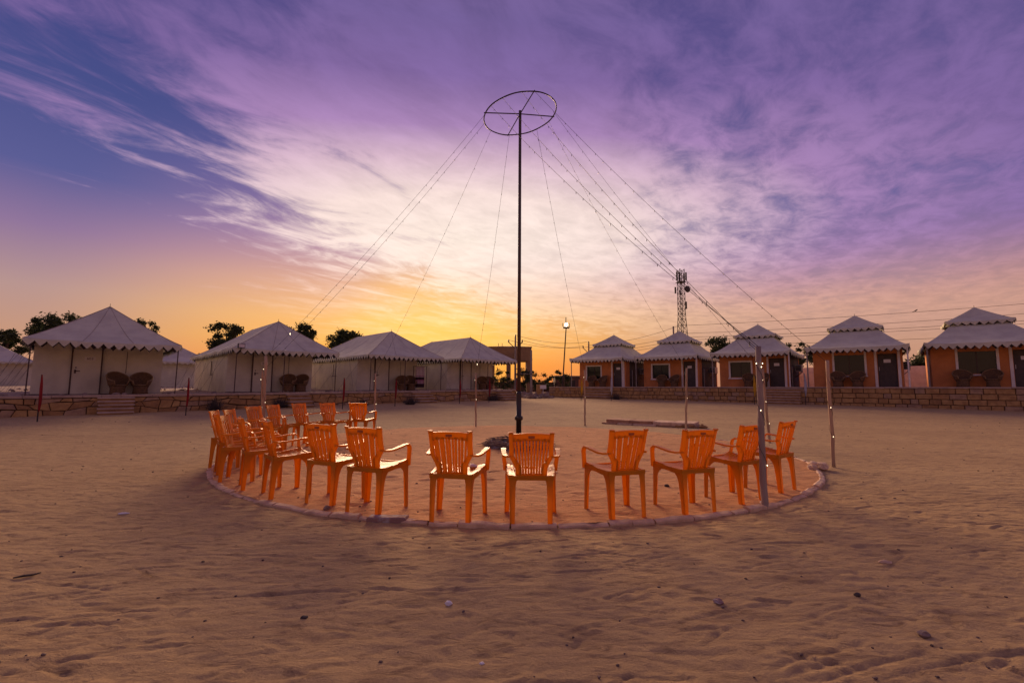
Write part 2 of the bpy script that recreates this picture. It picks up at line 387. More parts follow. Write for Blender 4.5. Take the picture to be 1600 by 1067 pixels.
def disc_h(X, Y):
    r = np.hypot(X-CX, Y-CY)
    z = 0.035+0.010*vnoise(X*0.9, Y*0.9, 21)+0.007*vnoise(X*2.6, Y*3.4, 22)+0.004*vnoise(X*7, Y*9, 23)+0.002*vnoise(X*17, Y*21, 24)
    z += 0.05*np.exp(-(np.hypot(X-0.15, Y-9.7)/1.2)**2); return z-0.012*sst(CR-0.5, CR, r)
def disc_z(x, y): return float(disc_h(np.array([x]), np.array([y]))[0])
dx = np.arange(CX-CR-.05, CX+CR+.05, 0.03); dy = np.concatenate([np.arange(CY-CR-.05, CY-2, 0.022), np.arange(CY-2, CY+CR+.05, 0.035)])
X2, Y2 = np.meshgrid(dx, dy); Z2 = disc_h(X2, Y2)
marks(X2, Y2, Z2, dx, dy, [(CX+random.uniform(-5,5), CY+random.uniform(-5,1), random.uniform(0,3.14), 0.24, 0.05, random.uniform(0.006,0.014)) for _ in range(170)])
struct(grid_object('sand_circle', dx, dy, Z2, 'sand_red', np.hypot(X2-CX, Y2-CY) < CR+0.015))

# ------------------------------------------------------------------ kerb of small stones round the circle
kerb = struct(obj('kerb', None, None, (CX, CY, 0)))
def kerb_mesh(L, seed):
    rr = random.Random(seed); secs = []
    n = 4
    for i in range(n+1):
        x = -L/2+L*i/n; w0, w1 = 0.038+rr.uniform(-.01,.01), 0.038+rr.uniform(-.012,.012); h = 0.038+rr.uniform(-.007,.007)
        e = 0.75 if i in (0, n) else 1.0
        secs.append([(x,-w0,-0.08),(x,-w0,h-0.016),(x,-w0*0.75*e,h-0.006),(x,w1*0.5*e,h+0.004),(x,w1,h-0.006),(x,w1,-0.08)])
    return MB().loft(secs).mesh('kerb_stone', 'kerb_stone', False)
kms = [kerb_mesh(0.22+0.05*i, i) for i in range(6)]
a = R(-8); i = 0
broken = []
while a < 2*math.pi+R(-8):
    k = random.choice((0,0,1,2,3,4,5)); L = 0.22+0.05*k; da = (L+0.012)/CR
    am = a+da/2; near = math.sin(am) < 0.2
    if -0.60 < am-2*math.pi < -0.38 or -0.60 < am < -0.38: pass
    o = obj('stone', kms[k], kerb, (math.cos(am)*(CR+0.005+random.uniform(-.015,.015)), math.sin(am)*(CR+0.005+random.uniform(-.015,.015)), random.uniform(-.014,.006)-(0.03 if math.sin(am) > 0.35 else 0.0)))
    o.rotation_euler = (random.uniform(-.06,.06), random.uniform(-.03,.03), am+math.pi/2+random.uniform(-.04,.04))
    a += da
# second, inner course along the left bow and loose lumps at the broken bow on the right
for j in range(9):
    am = R(190+j*3.6); o = obj('stone', kms[j % 6], kerb, (math.cos(am)*(CR-0.17), math.sin(am)*(CR-0.17), -0.005))
    o.rotation_euler = (0.03, 0, am+math.pi/2+random.uniform(-.08,.08)); o.scale = (0.85, 0.9, 1)
mb = MB()
brk = hit(1292, 733)
for j in range(7):
    m_ = MB(); blob(m_, (0,0,0), (random.uniform(.06,.13), random.uniform(.05,.09), random.uniform(.04,.06)), j, nu=7, nv=5)
    o = m_.build('stone', 'kerb_stone', kerb); ang = math.atan2(brk.y-CY, brk.x-CX)+random.uniform(-.06,.06)
    o.location = (math.cos(ang)*(CR+random.uniform(-.12,.16)), math.sin(ang)*(CR+random.uniform(-.12,.16)), 0.05); o.rotation_euler = (0,0,random.uniform(0,3))
b = hit(605, 816); m_ = MB()
m_.loft([[(-.19,-.055,0),(.19,-.06,0),(.185,.055,0),(-.19,.06,0)],[(-.192,-.058,.05),(.188,-.06,.056),(.187,.055,.056),(-.19,.058,.05)],[(-.18,-.048,.062),(.178,-.05,.068),(.177,.047,.066),(-.18,.05,.062)]])
o = tag(m_.build('loose_brick', 'clay_brick'), 'worn whitish clay brick lying loose against the outside of the kerb', 'brick'); o.location = (b.x, b.y+0.03, b.z-0.012); o.rotation_euler = (0,0,R(-4))

# ------------------------------------------------------------------ two terraces
def frame(o0, ang):
    """row frame: origin on the ground plan, local x along the row, local y away from the yard"""
    u = Vector((math.cos(ang), math.sin(ang), 0)); v = Vector((-math.sin(ang), math.cos(ang), 0)); return Vector((o0[0], o0[1], 0)), u, v
LF = frame((-18.8, 20.4), R(42.85)); RF = frame((9.65, 43.4), R(-39.0))
def along(fr, px, off, py=610):
    """position along a row line at local y=off that a picture column meets"""
    o, u, v = fr; d = ray(px, py); p = o+v*off
    # p + u t = s d (plan)
    det = u.x*(-d.y)-u.y*(-d.x); return ((-p.x)*(-d.y)-(-p.y)*(-d.x))/det
def pt(fr, t, off, z=0.0): o, u, v = fr; p = o+u*t+v*off; return Vector((p.x, p.y, z))
zl = lambda t: 0.79+0.0082*t
zr = lambda t: 1.21+0.0058*t
def terrace(name, label, fr, ang, t0, t1, off, depth, zf, stone_fn, cap_len, cap_h, cap_over, rise):
    o = thing(name, label, 'terrace', (fr[0].x, fr[0].y, 0), ang)
    m = MB(); ns = 24; rows = []
    for (yy, dz) in ((off+0.05, -3.0), (off+0.05, -cap_h), (off+0.06, -0.012), (off+0.5, -0.006), (off+3, 0), (off+depth, rise), (off+depth, -3.0)):
        rows.append([(t0+(t1-t0)*i/ns, yy, zf(t0+(t1-t0)*i/ns)+dz) for i in range(ns+1)])
    m.grid(rows); n = ns+1
    m.add([rows[k][0] for k in range(7)], [tuple(range(7))]); m.add([rows[k][-1] for k in range(7)], [tuple(range(6, -1, -1))])
    for q in range(len(m.f)): m.m[q] = 1 if (2*ns <= q < 5*ns) else 0
    m.build('core', ['mortar', 'terrace_top'], o)
    stone_fn(o)
    t = t0; k = 0
    while t < t1-0.05:
        L = min(random.uniform(*cap_len), t1-t); c = MB(); y0 = off-cap_over-random.uniform(0, .03); z = zf(t+L/2); h = cap_h*random.uniform(.85, 1.1)
        c.loft([[(t+.008,y0+.012,z-h),(t+L-.008,y0+.012,z-h),(t+L-.008,off+.44,z-h),(t+.008,off+.44,z-h)],
                [(t+.006,y0,z-h*.8),(t+L-.006,y0,z-h*.8),(t+L-.006,off+.44,z-h*.8),(t+.006,off+.44,z-h*.8)],
                [(t+.006,y0,z+.004),(t+L-.006,y0,z+.004),(t+L-.006,off+.44,z+.004),(t+.006,off+.44,z+.004)],
                [(t+.016,y0+.012,z+.014),(t+L-.016,y0+.012,z+.014),(t+L-.016,off+.43,z+.014),(t+.016,off+.43,z+.014)]])
        c.build('cap_slab', 'sandstone_cap', o); t += L
    return o
def face_stone(parent, corners, yf, proud, material):
    """one facing stone from its four (t,z) corners"""
    cx = sum(c[0] for c in corners)/4; cz = sum(c[1] for c in corners)/4
    m = MB(); sh = lambda k, y: [(cx+(c[0]-cx)*k, y, cz+(c[1]-cz)*k) for c in corners]
    m.loft([sh(1.0, yf+0.06), sh(1.0, yf-proud*0.55), sh(0.90, yf-proud)])
    m.build('stone', material, parent)
def rubble_face(t0, t1, off, zf, cap_h):
    def fn(o):
        rows = 3; rr = random.Random(5)
        hs = [lambda t: -0.15, lambda t: zf(t)*0.36+0.07*math.sin(t*1.7)+0.04*math.sin(t*4.1+1), lambda t: zf(t)*0.66+0.05*math.sin(t*2.3+2)+0.03*math.sin(t*5.3), lambda t: zf(t)-cap_h-0.005]
        for r_ in range(rows):
            t = t0; skew = rr.uniform(-.06,.06)
            while t < t1-0.2:
                L = min(rr.uniform(0.28, 0.75), t1-t); s2 = rr.uniform(-.09,.09); g = 0.014
                a0, a1 = t+skew+g, t+L+s2-g; b0, b1 = t-skew+g, t+L-s2-g
                z = lambda q, k: hs[k](q)
                cs = [(b0, z(b0,r_)+g+gz0(o,b0,off)*(r_==0)), (b1, z(b1,r_)+g), (a1, z(a1,r_+1)-g), (a0, z(a0,r_+1)-g)]
                face_stone(o, cs, off, rr.uniform(0.02, 0.065), rr.choice(['sandstone','sandstone','sandstone_b','sandstone_c'])); t += L; skew = s2
    return fn
def gz0(o, t, off): return 0.0
def ashlar_face(t0, t1, off, zf, cap_h):
    def fn(o):
        rr = random.Random(9); rows = 4
        for r_ in range(rows):
            t = t0+(0.0 if r_ % 2 else -0.1)
            while t < t1-0.1:
                L = rr.uniform(0.34, 0.72); zb, zt = 0.05, zf(t+L/2)-cap_h-0.004; h = (zt-zb)/rows; g = 0.015
                q0, q1 = max(t, t0)+g, min(t+L, t1)-g; j = lambda: rr.uniform(-.008,.008)
                if q1-q0 > 0.08: face_stone(o, [(q0,zb+h*r_+g+j()),(q1,zb+h*r_+g+j()),(q1+j(),zb+h*(r_+1)-g),(q0+j(),zb+h*(r_+1)-g)], off, rr.uniform(0.025,0.06), rr.choice(['sandstone','sandstone','sandstone','sandstone_b','sandstone_c']))
                t += L
    return fn
LO, RO = -2.35, -4.6
lt1 = along(LF, 808, LO, 615); rt0 = along(RF, 858, RO, 612)
terrace('stone_terrace', 'long low terrace wall of irregular rubble stone carrying the white tents', LF, R(42.85), -7.0, lt1, LO, 46, zl, rubble_face(-7.0, lt1, LO, zl, 0.09), (0.5, 1.1), 0.09, 0.05, 0.30)
terrace('block_terrace', 'long terrace wall of squared sandstone blocks carrying the orange huts', RF, R(-39), rt0, 31.0, RO, 30, zr, ashlar_face(rt0, 31.0, RO, zr, 0.07), (1.2, 2.2), 0.07, 0.04, 0.05)

# ------------------------------------------------------------------ stone steps
def steps(fr, ang, px0, px1, off, zf, n, tread, label):
    t0, t1 = along(fr, px0, off, 630), along(fr, px1, off, 630); tc = (t0+t1)/2; p = pt(fr, tc, off)
    g = gz(p.x, p.y)-0.03; H = zf(tc)-g-0.06; o = thing('stone_steps', label, 'steps', (p.x, p.y, g), ang, 'stone steps up to the terraces'); w = (t1-t0)/2
    for i in range(n):
        d = tread*(n-i); z1 = H*(i+1)/n*0.97; z0 = H*i/n*0.97; m = MB(); j = lambda s=.015: random.uniform(-s, s)
        wl, wr = -w+j(.04), w+j(.04)
        m.loft([[(wl,-d+.03,z0-(0.15 if i == 0 else 0)),(wr,-d+.03,z0-(0.15 if i == 0 else 0)),(wr,-.055,z0),(wl,-.055,z0)],[(wl,-d+.03,z1-.055),(wr,-d+.03,z1-.055),(wr,-.055,z1-.055),(wl,-.055,z1-.055)]])
        m.build('riser', 'sandstone_b', o)
        m = MB(); m.loft([[(wl-.03,-d+j(),z1-.053),(wr+.03,-d+j(),z1-.053),(wr+.03,-.05,z1-.053),(wl-.03,-.05,z1-.053)],[(wl-.03,-d+j(),z1-.008),(wr+.03,-d+j(),z1-.008),(wr+.03,-.05,z1-.008),(wl-.03,-.05,z1-.008)],[(wl-.015,-d+.02,z1),(wr+.015,-d+.02,z1),(wr+.015,-.052,z1),(wl-.015,-.052,z1)]])
        m.build('tread', 'sandstone_cap', o)
steps(LF, R(42.85), 153, 207, LO, zl, 5, 0.17, 'weathered stone steps below the tent numbered 603')
steps(LF, R(42.85), 447, 480, LO, zl, 4, 0.26, 'stone steps below the tent numbered 604')
steps(LF, R(42.85), 642, 668, LO, zl, 4, 0.28, 'stone steps below the tent with the striped towel')
steps(LF, R(42.85), 774, 796, LO, zl, 4, 0.28, 'stone steps at the terrace end beside the water tank')
steps(RF, R(-39), 920, 956, RO, zr, 4, 0.22, 'sandstone steps below the orange hut beside the lit lamp pole')
steps(RF, R(-39), 1198, 1252, RO, zr, 6, 0.15, 'broad sandstone steps between the yellow and the pale furled flags')

# ------------------------------------------------------------------ canvas roofs
def canvas_roof(mb, eave, top, ze, zt, ns=26, nt=9, conc=1.15, seed=0, lift=0.0, faces=(0,1,2,3)):
    (x0, x1, y0, y1), (a0, a1, b0, b1) = eave, top
    E = [(x0,y0),(x1,y0),(x1,y1),(x0,y1)]; T = [(a0,b0),(a1,b0),(a1,b1),(a0,b1)]
    for k in faces:
        p, q, r, s_ = Vector(E[k]), Vector(E[(k+1)%4]), Vector(T[k]), Vector(T[(k+1)%4]); rows = []
        for i in range(nt+1):
            t = i/nt; row = []
            for j in range(ns+1):
                s = j/ns; P = p.lerp(q, s).lerp(r.lerp(s_, s), t); edge = 4*s*(1-s)
                z = ze+(zt-ze)*(t**conc)-0.10*edge*math.sin(math.pi*min(1, t*1.1))*0.8
                if i == 0: z += -0.035*edge+0.02*math.sin(s*math.pi*9+seed)*edge+lift*(1-edge)**6
                z += 0.012*math.sin(s*23+t*5+seed+k)*(1-t)
                row.append((P.x, P.y, z))
            rows.append(row)
        mb.grid(rows)
    return [Vector((*e, 0)) for e in E]
def valance(mb, p, q, z, step, d0, d1, n=8, seed=0, flare=0.03, lift=0.0):
    p, q = Vector(p), Vector(q); L = (q-p).length; k = max(1, round(L/step)); out = Vector((q.y-p.y, -(q.x-p.x), 0)).normalized(); rows = [[], [], []]
    for i in range(k*n+1):
        s = i/(k*n); ph = (i % n)/n; edge = 4*s*(1-s); w = (1-abs(2*ph-1))**0.85
        dep = d0+d1*w; P = p.lerp(q, s); zt = z-0.035*edge+0.02*math.sin(s*math.pi*9+seed)*edge+lift*(1-edge)**6+0.004
        o = flare*(0.5+0.5*math.sin(s*L*5+seed))
        rows[0].append((P.x, P.y, zt)); m = P+out*(o*0.6); rows[1].append((m.x, m.y, zt-d0*0.8)); m = P+out*o; rows[2].append((m.x, m.y, zt-dep))
    mb.grid(rows)
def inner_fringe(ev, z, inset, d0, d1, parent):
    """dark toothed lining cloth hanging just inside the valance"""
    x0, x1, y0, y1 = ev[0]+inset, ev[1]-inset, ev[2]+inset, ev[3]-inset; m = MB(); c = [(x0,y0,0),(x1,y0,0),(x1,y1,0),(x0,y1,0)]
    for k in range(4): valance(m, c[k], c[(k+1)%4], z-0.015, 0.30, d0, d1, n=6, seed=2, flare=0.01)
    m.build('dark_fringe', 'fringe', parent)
def text_mesh(body, size, material):
    cu = bpy.data.curves.new('number', 'FONT'); cu.body = body; cu.size = size; cu.align_x = 'CENTER'; cu.align_y = 'CENTER'; cu.extrude = 0.004
    o = bpy.data.objects.new('number', cu); C.objects.link(o); bpy.context.view_layer.update()
    me = bpy.data.meshes.new_from_object(o.evaluated_get(bpy.context.evaluated_depsgraph_get())); bpy.data.objects.remove(o); bpy.data.curves.remove(cu)
    me.materials.clear(); me.materials.append(MATS[material]); return me
def cloth_wall(mb, p, q, h, seed, n=46, nz=14, amp=0.035):
    """hanging canvas between two plan points with folds"""
    p, q = Vector((*p, 0)), Vector((*q, 0)); L = (q-p).length; nn = Vector((q.y-p.y, -(q.x-p.x), 0)).normalized(); rows = []
    for i in range(nz+1):
        t = i/nz; row = []
        for j in range(n+1):
            s = j/n; e = min(1, s*12, (1-s)*12)
            f = amp*e*(0.55*math.sin(s*L*4.2+seed+2.5*t*math.sin(s*5+seed))+0.35*math.sin(s*L*9+seed*2+t*3)+0.5*math.sin((s-0.5)*3+t*4+seed)*math.sin(math.pi*t))
            P = p.lerp(q, s)+nn*f; row.append((P.x, P.y, h*t))
        rows.append(row)
    mb.grid(rows)

def make_tent(door_xy, zf, label, number, seed, roof_x, depth=10.0):
    ang = R(42.85)
    o = thing('canvas_tent', label, 'tent', (door_xy[0], door_xy[1], zf), ang, 'white tents on the rubble terrace')
    xc, hw, ew = 0.5, 2.17, 2.47; x0, x1 = xc-hw, xc+hw
    ze, zt = 2.22, 4.05
    m = MB(); cloth_wall(m, (x0, 0), (x1, 0), 2.35, seed); m.build('front_wall', 'canvas_wall', o, True)
    m = MB(); cloth_wall(m, (x0, depth-0.4), (x0, 0), 2.3, seed+3, n=60, amp=0.05); m.build('side_wall', 'canvas_wall', o, True)
    m = MB(); cloth_wall(m, (x1, 0), (x1, depth-0.4), 2.3, seed+5, n=60, amp=0.05); m.build('side_wall', 'canvas_wall', o, True)
    m = MB(); cloth_wall(m, (x1, depth-0.4), (x0, depth-0.4), 2.3, seed+7); m.build('rear_wall', 'canvas_wall', o, True)
    xc, ew = roof_x, 2.52
    ev = (min(xc-ew, x0-0.22), xc+ew, -2.0, depth)
    top = (xc-0.02, xc+0.02, 0.75, 6.1)
    m = MB(); E = canvas_roof(m, ev, top, ze, zt, seed=seed, conc=1.10); m.build('roof', 'canvas', o, True)
    m = MB()
    for k in range(4): valance(m, E[k], E[(k+1)%4], ze, 0.34, 0.07, 0.20, seed=seed)
    m.build('valance', 'canvas', o, False)
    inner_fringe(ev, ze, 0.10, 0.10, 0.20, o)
    # seams where the roof panels are sewn, and the eave rope
    m = MB()
    rp = lambda ex, ey, tx, ty: [(ex+(tx-ex)*t, ey+(ty-ey)*t, ze+(zt-ze)*(t**1.10)+0.006-0.08*math.sin(math.pi*min(1,t*1.1))*k_) for t in [i/9 for i in range(10)] for k_ in [4*0.0]]
    for (ex, ey), (tx, ty) in (((ev[0],ev[2]),(top[0],top[2])), ((ev[1],ev[2]),(top[1],top[2])), ((ev[0],ev[3]),(top[0],top[3])), ((ev[1],ev[3]),(top[1],top[3]))):
        MB().tube(rp(ex, ey, tx, ty), 0.016, 4).build('hip_seam', 'seam', o)
    m = MB()
    for s in (0.2, 0.4, 0.6, 0.8):
        e = 4*s*(1-s)
        for sx in (ev[0], ev[1]):
            ey = ev[2]+(ev[3]-ev[2])*s if sx == ev[1] else ev[3]+(ev[2]-ev[3])*(1-s); ty = top[2]+(top[3]-top[2])*s
            m.tube([(sx+(xc-sx)*t, ey+(ty-ey)*t, ze+(zt-ze)*(t**1.10)-0.08*e*math.sin(math.pi*min(1,t*1.1))+0.004-0.035*e*(t == 0)) for t in [i/9 for i in range(10)]], 0.009, 4)
    for s in (0.34, 0.66):
        e = 4*s*(1-s); ex = ev[0]+(ev[1]-ev[0])*s
        m.tube([(ex+(xc-ex)*t, ev[2]+(top[2]-ev[2])*t, ze+(zt-ze)*(t**1.10)-0.08*e*math.sin(math.pi*min(1,t*1.1))+0.004) for t in [i/9 for i in range(10)]], 0.009, 4)
    m.build('panel_seam', 'seam', o)
    m = MB(); m.tube([(xc,0.75,zt-0.05),(xc,0.75,zt+0.16)], [0.02,0.008], 5); m.build('finial', 'dark_pole', o)
    # porch poles
    for (x, y) in ((ev[0]+0.22, -1.85), (xc-0.35 if number != '603' else 99, -1.85), (ev[1]-0.12, -1.85)):
        if x < 50: m = MB(); m.tube([(x,y,-0.02),(x+0.02,y,2.22)], 0.024, 6); m.build('porch_pole', 'dark_pole', o)
    # door
    d = MB(); d.box(-0.46, 0.46, -0.085, -0.045, 0.02, 1.98); dd = d.build('door', 'canvas_wall', o)
    for x in (-0.49, 0.49):
        m = MB(); m.box(x-0.025, x+0.025, -0.10, -0.02, 0.0, 2.2); m.build('door_post', 'dark_pole', o)
    m = MB(); m.tube([(-0.36,-0.10,1.02),(-0.20,-0.10,1.02)], 0.018, 5); m.box(-0.39, -0.33, -0.105, -0.084, 0.92, 1.08); m.box(-0.36,-0.325,-0.10,-0.083,1.14,1.2); m.build('handle', 'dark_pole', dd)
    if number:
        m = MB(); m.box(-0.09, 0.27, -0.098, -0.086, 1.48, 1.66); sg = m.build('number_sign', 'sign_board', dd)
        t = obj('number', text_mesh(number, 0.15, 'print'), dd, (0.09, -0.101, 1.57)); t.rotation_euler = (R(90), 0, 0)
    # window flap with rope on the front wall and one on the side
    m = MB(); m.tube([(1.35,-0.09,1.95),(1.34,-0.09,0.95)], 0.012, 4); m.tube([(x0+1.35*0,4.0,1.9),(x0-0.06,4.0,1.9)], 0.001, 3); m.build('flap_cord', 'dark_pole', o)
    m = MB(); m.tube([(x0-0.08,3.6,1.75),(x0-0.09,3.62,0.95)], 0.022, 4); m.tube([(x0-0.09,3.0,0.97),(x0-0.09,4.0,0.93)], 0.014, 4); m.build('side_flap_roll', 'dark_pole', o)
    m = MB(); m.box(x0-0.02, x1+0.02, -0.06, 0.05, -0.02, 0.03); m.build('ground_strip', 'dark_pole', o)
    # guy ropes crossing beside the left wall
    m = MB()
    for k in range(4):
        y = -1.4+k*3.0; m.tube([(ev[0],y,2.15),(ev[0]-0.95,y+1.5,0.0)], 0.006, 4); m.tube([(ev[0],y+2.2,2.15),(ev[0]-0.95,y-0.8,0.0)], 0.006, 4)
    m.build('guy_rope', 'mesh_wire', o)
    return o
TENTS = [((-18.8,20.4), zl(0), 'white canvas tent with door number 603 and a peaked roof', '603', 1.0, 0.62),
         ((-13.72,25.35), zl(7), 'white canvas tent with door number 604 and a floodlight at its eave', '604', 2.3, 0.92),
         ((-8.58,30.4), zl(14), 'white canvas tent with a striped towel hung on the far side of its wall', None, 3.7, 1.02),
         ((-3.5,34.7), zl(21), 'white canvas tent at the terrace end beside the concrete water tank', None, 5.1, 1.0)]
tents = [make_tent(*t) for t in TENTS]
m = MB(); m.box(-0.16,0.16,-0.05,0.05,-0.11,0.11); fl = thing('floodlight', 'small black floodlight fixed on the eave corner of the tent numbered 604', 'floodlight', tuple(pt(frame(TENTS[1][0], R(42.85)), -1.52, -2.06, zl(7)+2.33)), R(42.85+10))
m.build('housing', 'steel_black', fl); m = MB(); m.box(-0.135,0.135,-0.058,-0.051,-0.085,0.085); m.build('lens', 'sign_board', fl); m = MB(); m.tube([(0,0.02,-0.1),(0,0.05,-0.3)],0.02,5); m.build('bracket','steel_black',fl)
# striped towel between the third and the fourth tent
tp = pt(frame(TENTS[3][0], R(42.85)), -1.72, 0.9, zl(20)); d = ray(656, 596); tw = thing('striped_towel', 'purple and white striped towel hanging beside the white tent wall', 'towel', (d.x/d.y*31.4, 31.4, zl(16)), R(0))
m = MB(); rows = []
bands = [(1.62,0),(1.05,0),(1.0,2),(0.95,0),(0.9,1),(0.74,1),(0.72,2),(0.62,0),(0.58,2),(0.5,0),(0.46,1),(0.2,1)]
for z, _ in bands: rows.append([(-0.30+0.6*i/12, 0.025*math.sin(i*1.3+z*2), z) for i in range(13)])
m.grid(rows)
for k in range(len(bands)-1):
    for q in range(12): m.m[k*12+q] = bands[k+1][1] if bands[k+1][1] == bands[k][1] else (bands[k][1])
m.build('cloth', ['towel_pale','towel_dark','towel_pink'], tw, True)
m = MB(); m.tube([(-0.5,0,1.63),(0.5,0,1.63)],0.02,5); m.tube([(0.44,0,1.63),(0.44,0,-0.05)],0.022,5); m.tube([(-0.44,0,1.63),(-0.44,0,-0.05)],0.022,5); m.build('drying_rail','dark_pole',tw)

# rear tents seen in the gaps
def rear_tent(px, Y, label, s=1.0):
    d = ray(px, 600); x = d.x/d.y*Y
    b = Vector((x, Y, 0))-LF[0]; zb = zl(b.dot(LF[1]))+0.30*min(1, max(0, (b.dot(LF[2])-LO)/46))-0.01
    o = thing('canvas_tent', label, 'tent', (x, Y, zb), R(42.85), 'tents of the row behind')
    m = MB(); cloth_wall(m, (-2.6,0),(2.6,0),2.2,1,n=24,nz=6); cloth_wall(m, (-2.6,6),(-2.6,0),2.2,2,n=24,nz=6); cloth_wall(m, (2.6,0),(2.6,6),2.2,2,n=24,nz=6); m.build('wall','canvas_rear',o,True)
    m = MB(); E = canvas_roof(m, (-3.0,3.0,-0.6,6.6), (-0.02,0.02,2.0,4.0), 2.2, 3.9, ns=12, nt=6); m.build('roof','canvas_rear',o,True)
    m = MB(); [valance(m, E[k], E[(k+1)%4], 2.2, 0.4, 0.08, 0.15, n=4) for k in range(4)]; m.build('valance','canvas_rear',o)
    return o
rear_tent(-18, 41, 'pale rear-row tent half hidden behind the 603 tent, on its far left')
rear_tent(272, 40, 'pale rear-row tent seen through the gap between tents 603 and 604')

# ------------------------------------------------------------------ huts
def make_hut(apex, zf, label, seed, wide, steps_=False):
    o = thing('orange_hut', label, 'hut', (apex[0], apex[1], zf), R(-39), 'orange huts with two-tier canvas roofs')
    h, yf = 2.3, -2.45; ze = 2.48
    W = (-1.15, 0.45, 0.78, 2.05) if wide else (-1.55, -0.10, 0.72, 1.86); D = (1.08, 2.02)
    m = MB()
    # front wall as piers and panels round the openings
    for (a_, b_, z0, z1) in ((-h, W[0], 0, ze), (W[0], W[1], 0, W[2]), (W[0], W[1], W[3], ze), (W[1], D[0], 0, ze), (D[0], D[1], 2.08, ze), (D[1], h, 0, ze)):
        m.box(a_, b_, yf, yf+0.2, z0, z1)
    m.build('front_wall', 'orange_wall', o)
    m = MB(); m.box(h-0.2, h-0.002, yf+0.202, yf+0.75, 0, ze); m.build('side_return', 'orange_wall', o)
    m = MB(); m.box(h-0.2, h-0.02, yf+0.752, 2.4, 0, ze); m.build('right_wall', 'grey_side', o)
    m = MB(); m.box(-h+0.002, -h+0.2, yf+0.202, 2.4, 0, ze); m.build('left_wall', 'orange_wall', o)
    m = MB(); m.box(-h, h, 2.402, 2.6, 0, ze); m.build('rear_wall', 'orange_wall', o)
    # window
    wd = obj('window', MB().box(W[0]+0.002, W[1]-0.002, yf+0.12, yf+0.135, W[2], W[3]).mesh('window', 'dark_glass'), o)
    fm = MB(); fw = 0.09
    for (a_, b_, z0, z1) in ((W[0]-fw, W[0]+0.02, W[2]-0.04, (ze-0.05 if wide else W[3]+fw)), (W[1]-0.02, W[1]+fw, W[2]-0.04, (ze-0.05 if wide else W[3]+fw))): fm.box(a_, b_, yf-0.045, yf+0.1, z0, z1)
    if not wide: fm.box(W[0]+0.022, W[1]-0.022, yf-0.043, yf+0.1, W[3]-0.02, W[3]+fw)
    fm.build('window_frame', 'white_paint', wd)
    MB().box(W[0]-fw-0.03, W[1]+fw+0.03, yf-0.10, yf+0.1, W[2]-0.13, W[2]-0.042).build('window_sill', 'white_paint', wd)
    fm = MB(); cx = (W[0]+W[1])/2; fm.box(cx-0.02, cx+0.02, yf+0.09, yf+0.118, W[2], W[3]); fm.build('mullion', 'dark_pole', wd)
    fm = MB(); fm.grid([[(W[0]+(W[1]-W[0])*i/30, yf+0.17+0.03*math.sin(i*1.9+seed), z) for i in range(31)] for z in (W[2], W[3])]); fm.build('curtain', 'curtain', wd)
    # door of planks
    dr = obj('door', MB().box(D[0]+0.01, D[1]-0.01, yf+0.10, yf+0.14, 0.01, 2.06).mesh('door', 'door_wood'), o)
    for k in range(6): MB().box(D[0]+0.12, D[1]-0.12, yf+0.085, yf+0.102, 0.12+k*0.32, 0.12+k*0.32+0.27).build('panel', 'door_wood', dr)
    MB().box(D[0]+0.30, D[1]-0.30, yf+0.07, yf+0.084, 1.52, 1.72).build('notice', 'paper', dr)
    MB().box(D[0]+0.36, D[1]-0.40, yf+0.066, yf+0.0695, 1.60, 1.65).build('notice_print', 'sign_board', dr)
    MB().tube([(D[0]+0.07, yf+0.06, 1.25), (D[0]+0.07, yf+0.06, 1.02)], 0.018, 5).build('handle', 'ac_metal', dr)
    # pilasters and porch posts
    for x in (D[0]-0.09, D[1]+0.09):
        MB().loft([[(x-.07,yf-.06,0),(x+.07,yf-.06,0),(x+.07,yf+.02,0),(x-.07,yf+.02,0)],[(x-.06,yf-.05,ze),(x+.06,yf-.05,ze),(x+.06,yf+.02,ze),(x-.06,yf+.02,ze)]]).build('pilaster', 'white_paint', o)
    for x in (-2.5, 2.5): MB().tube([(x,-3.6,-0.01),(x,-3.6,ze-0.02)], 0.04, 8).build('porch_post', 'white_paint' if x > 0 else 'concrete_grey', o)
    # air conditioner on the right wall
    ac = obj('air_conditioner', MB().box(h-0.018, h+0.42, 0.5, 1.25, 1.18, 1.68).mesh('air_conditioner', 'ac_metal'), o)
    for k in range(4): MB().box(h+0.03, h+0.37, 0.47, 0.498, 1.25+k*0.10, 1.31+k*0.10).build('grille_slat', 'steel_black', ac)
    m = MB(); m.tube([(h-0.02,0.6,0.75),(h+0.4,0.6,1.17)],0.02,4); m.tube([(h-0.02,1.15,0.75),(h+0.4,1.15,1.17)],0.02,4); m.build('bracket','dark_pole',ac)
    m = MB(); m.tube([(h+0.02,-1.2,0.0),(h+0.02,-1.2,1.5)],0.03,5); m.build('drain_pipe','ac_metal',o)
    # two-tier roof
    ev = (-2.62, 2.62, -3.72, 3.2)
    m = MB(); E = canvas_roof(m, ev, (-1.12,1.12,-1.12,1.12), ze, 3.85, conc=1.28, seed=seed, lift=0.10); m.build('lower_roof', 'canvas', o, True)
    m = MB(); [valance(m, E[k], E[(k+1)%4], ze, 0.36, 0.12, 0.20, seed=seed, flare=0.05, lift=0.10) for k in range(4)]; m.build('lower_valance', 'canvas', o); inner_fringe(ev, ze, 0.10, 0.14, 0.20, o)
    m = MB(); E = canvas_roof(m, (-1.48,1.48,-1.48,1.48), (-0.02,0.02,-0.02,0.02), 3.92, 4.88, conc=1.12, seed=seed+1, ns=16, lift=0.04); m.build('upper_roof', 'canvas', o, True)
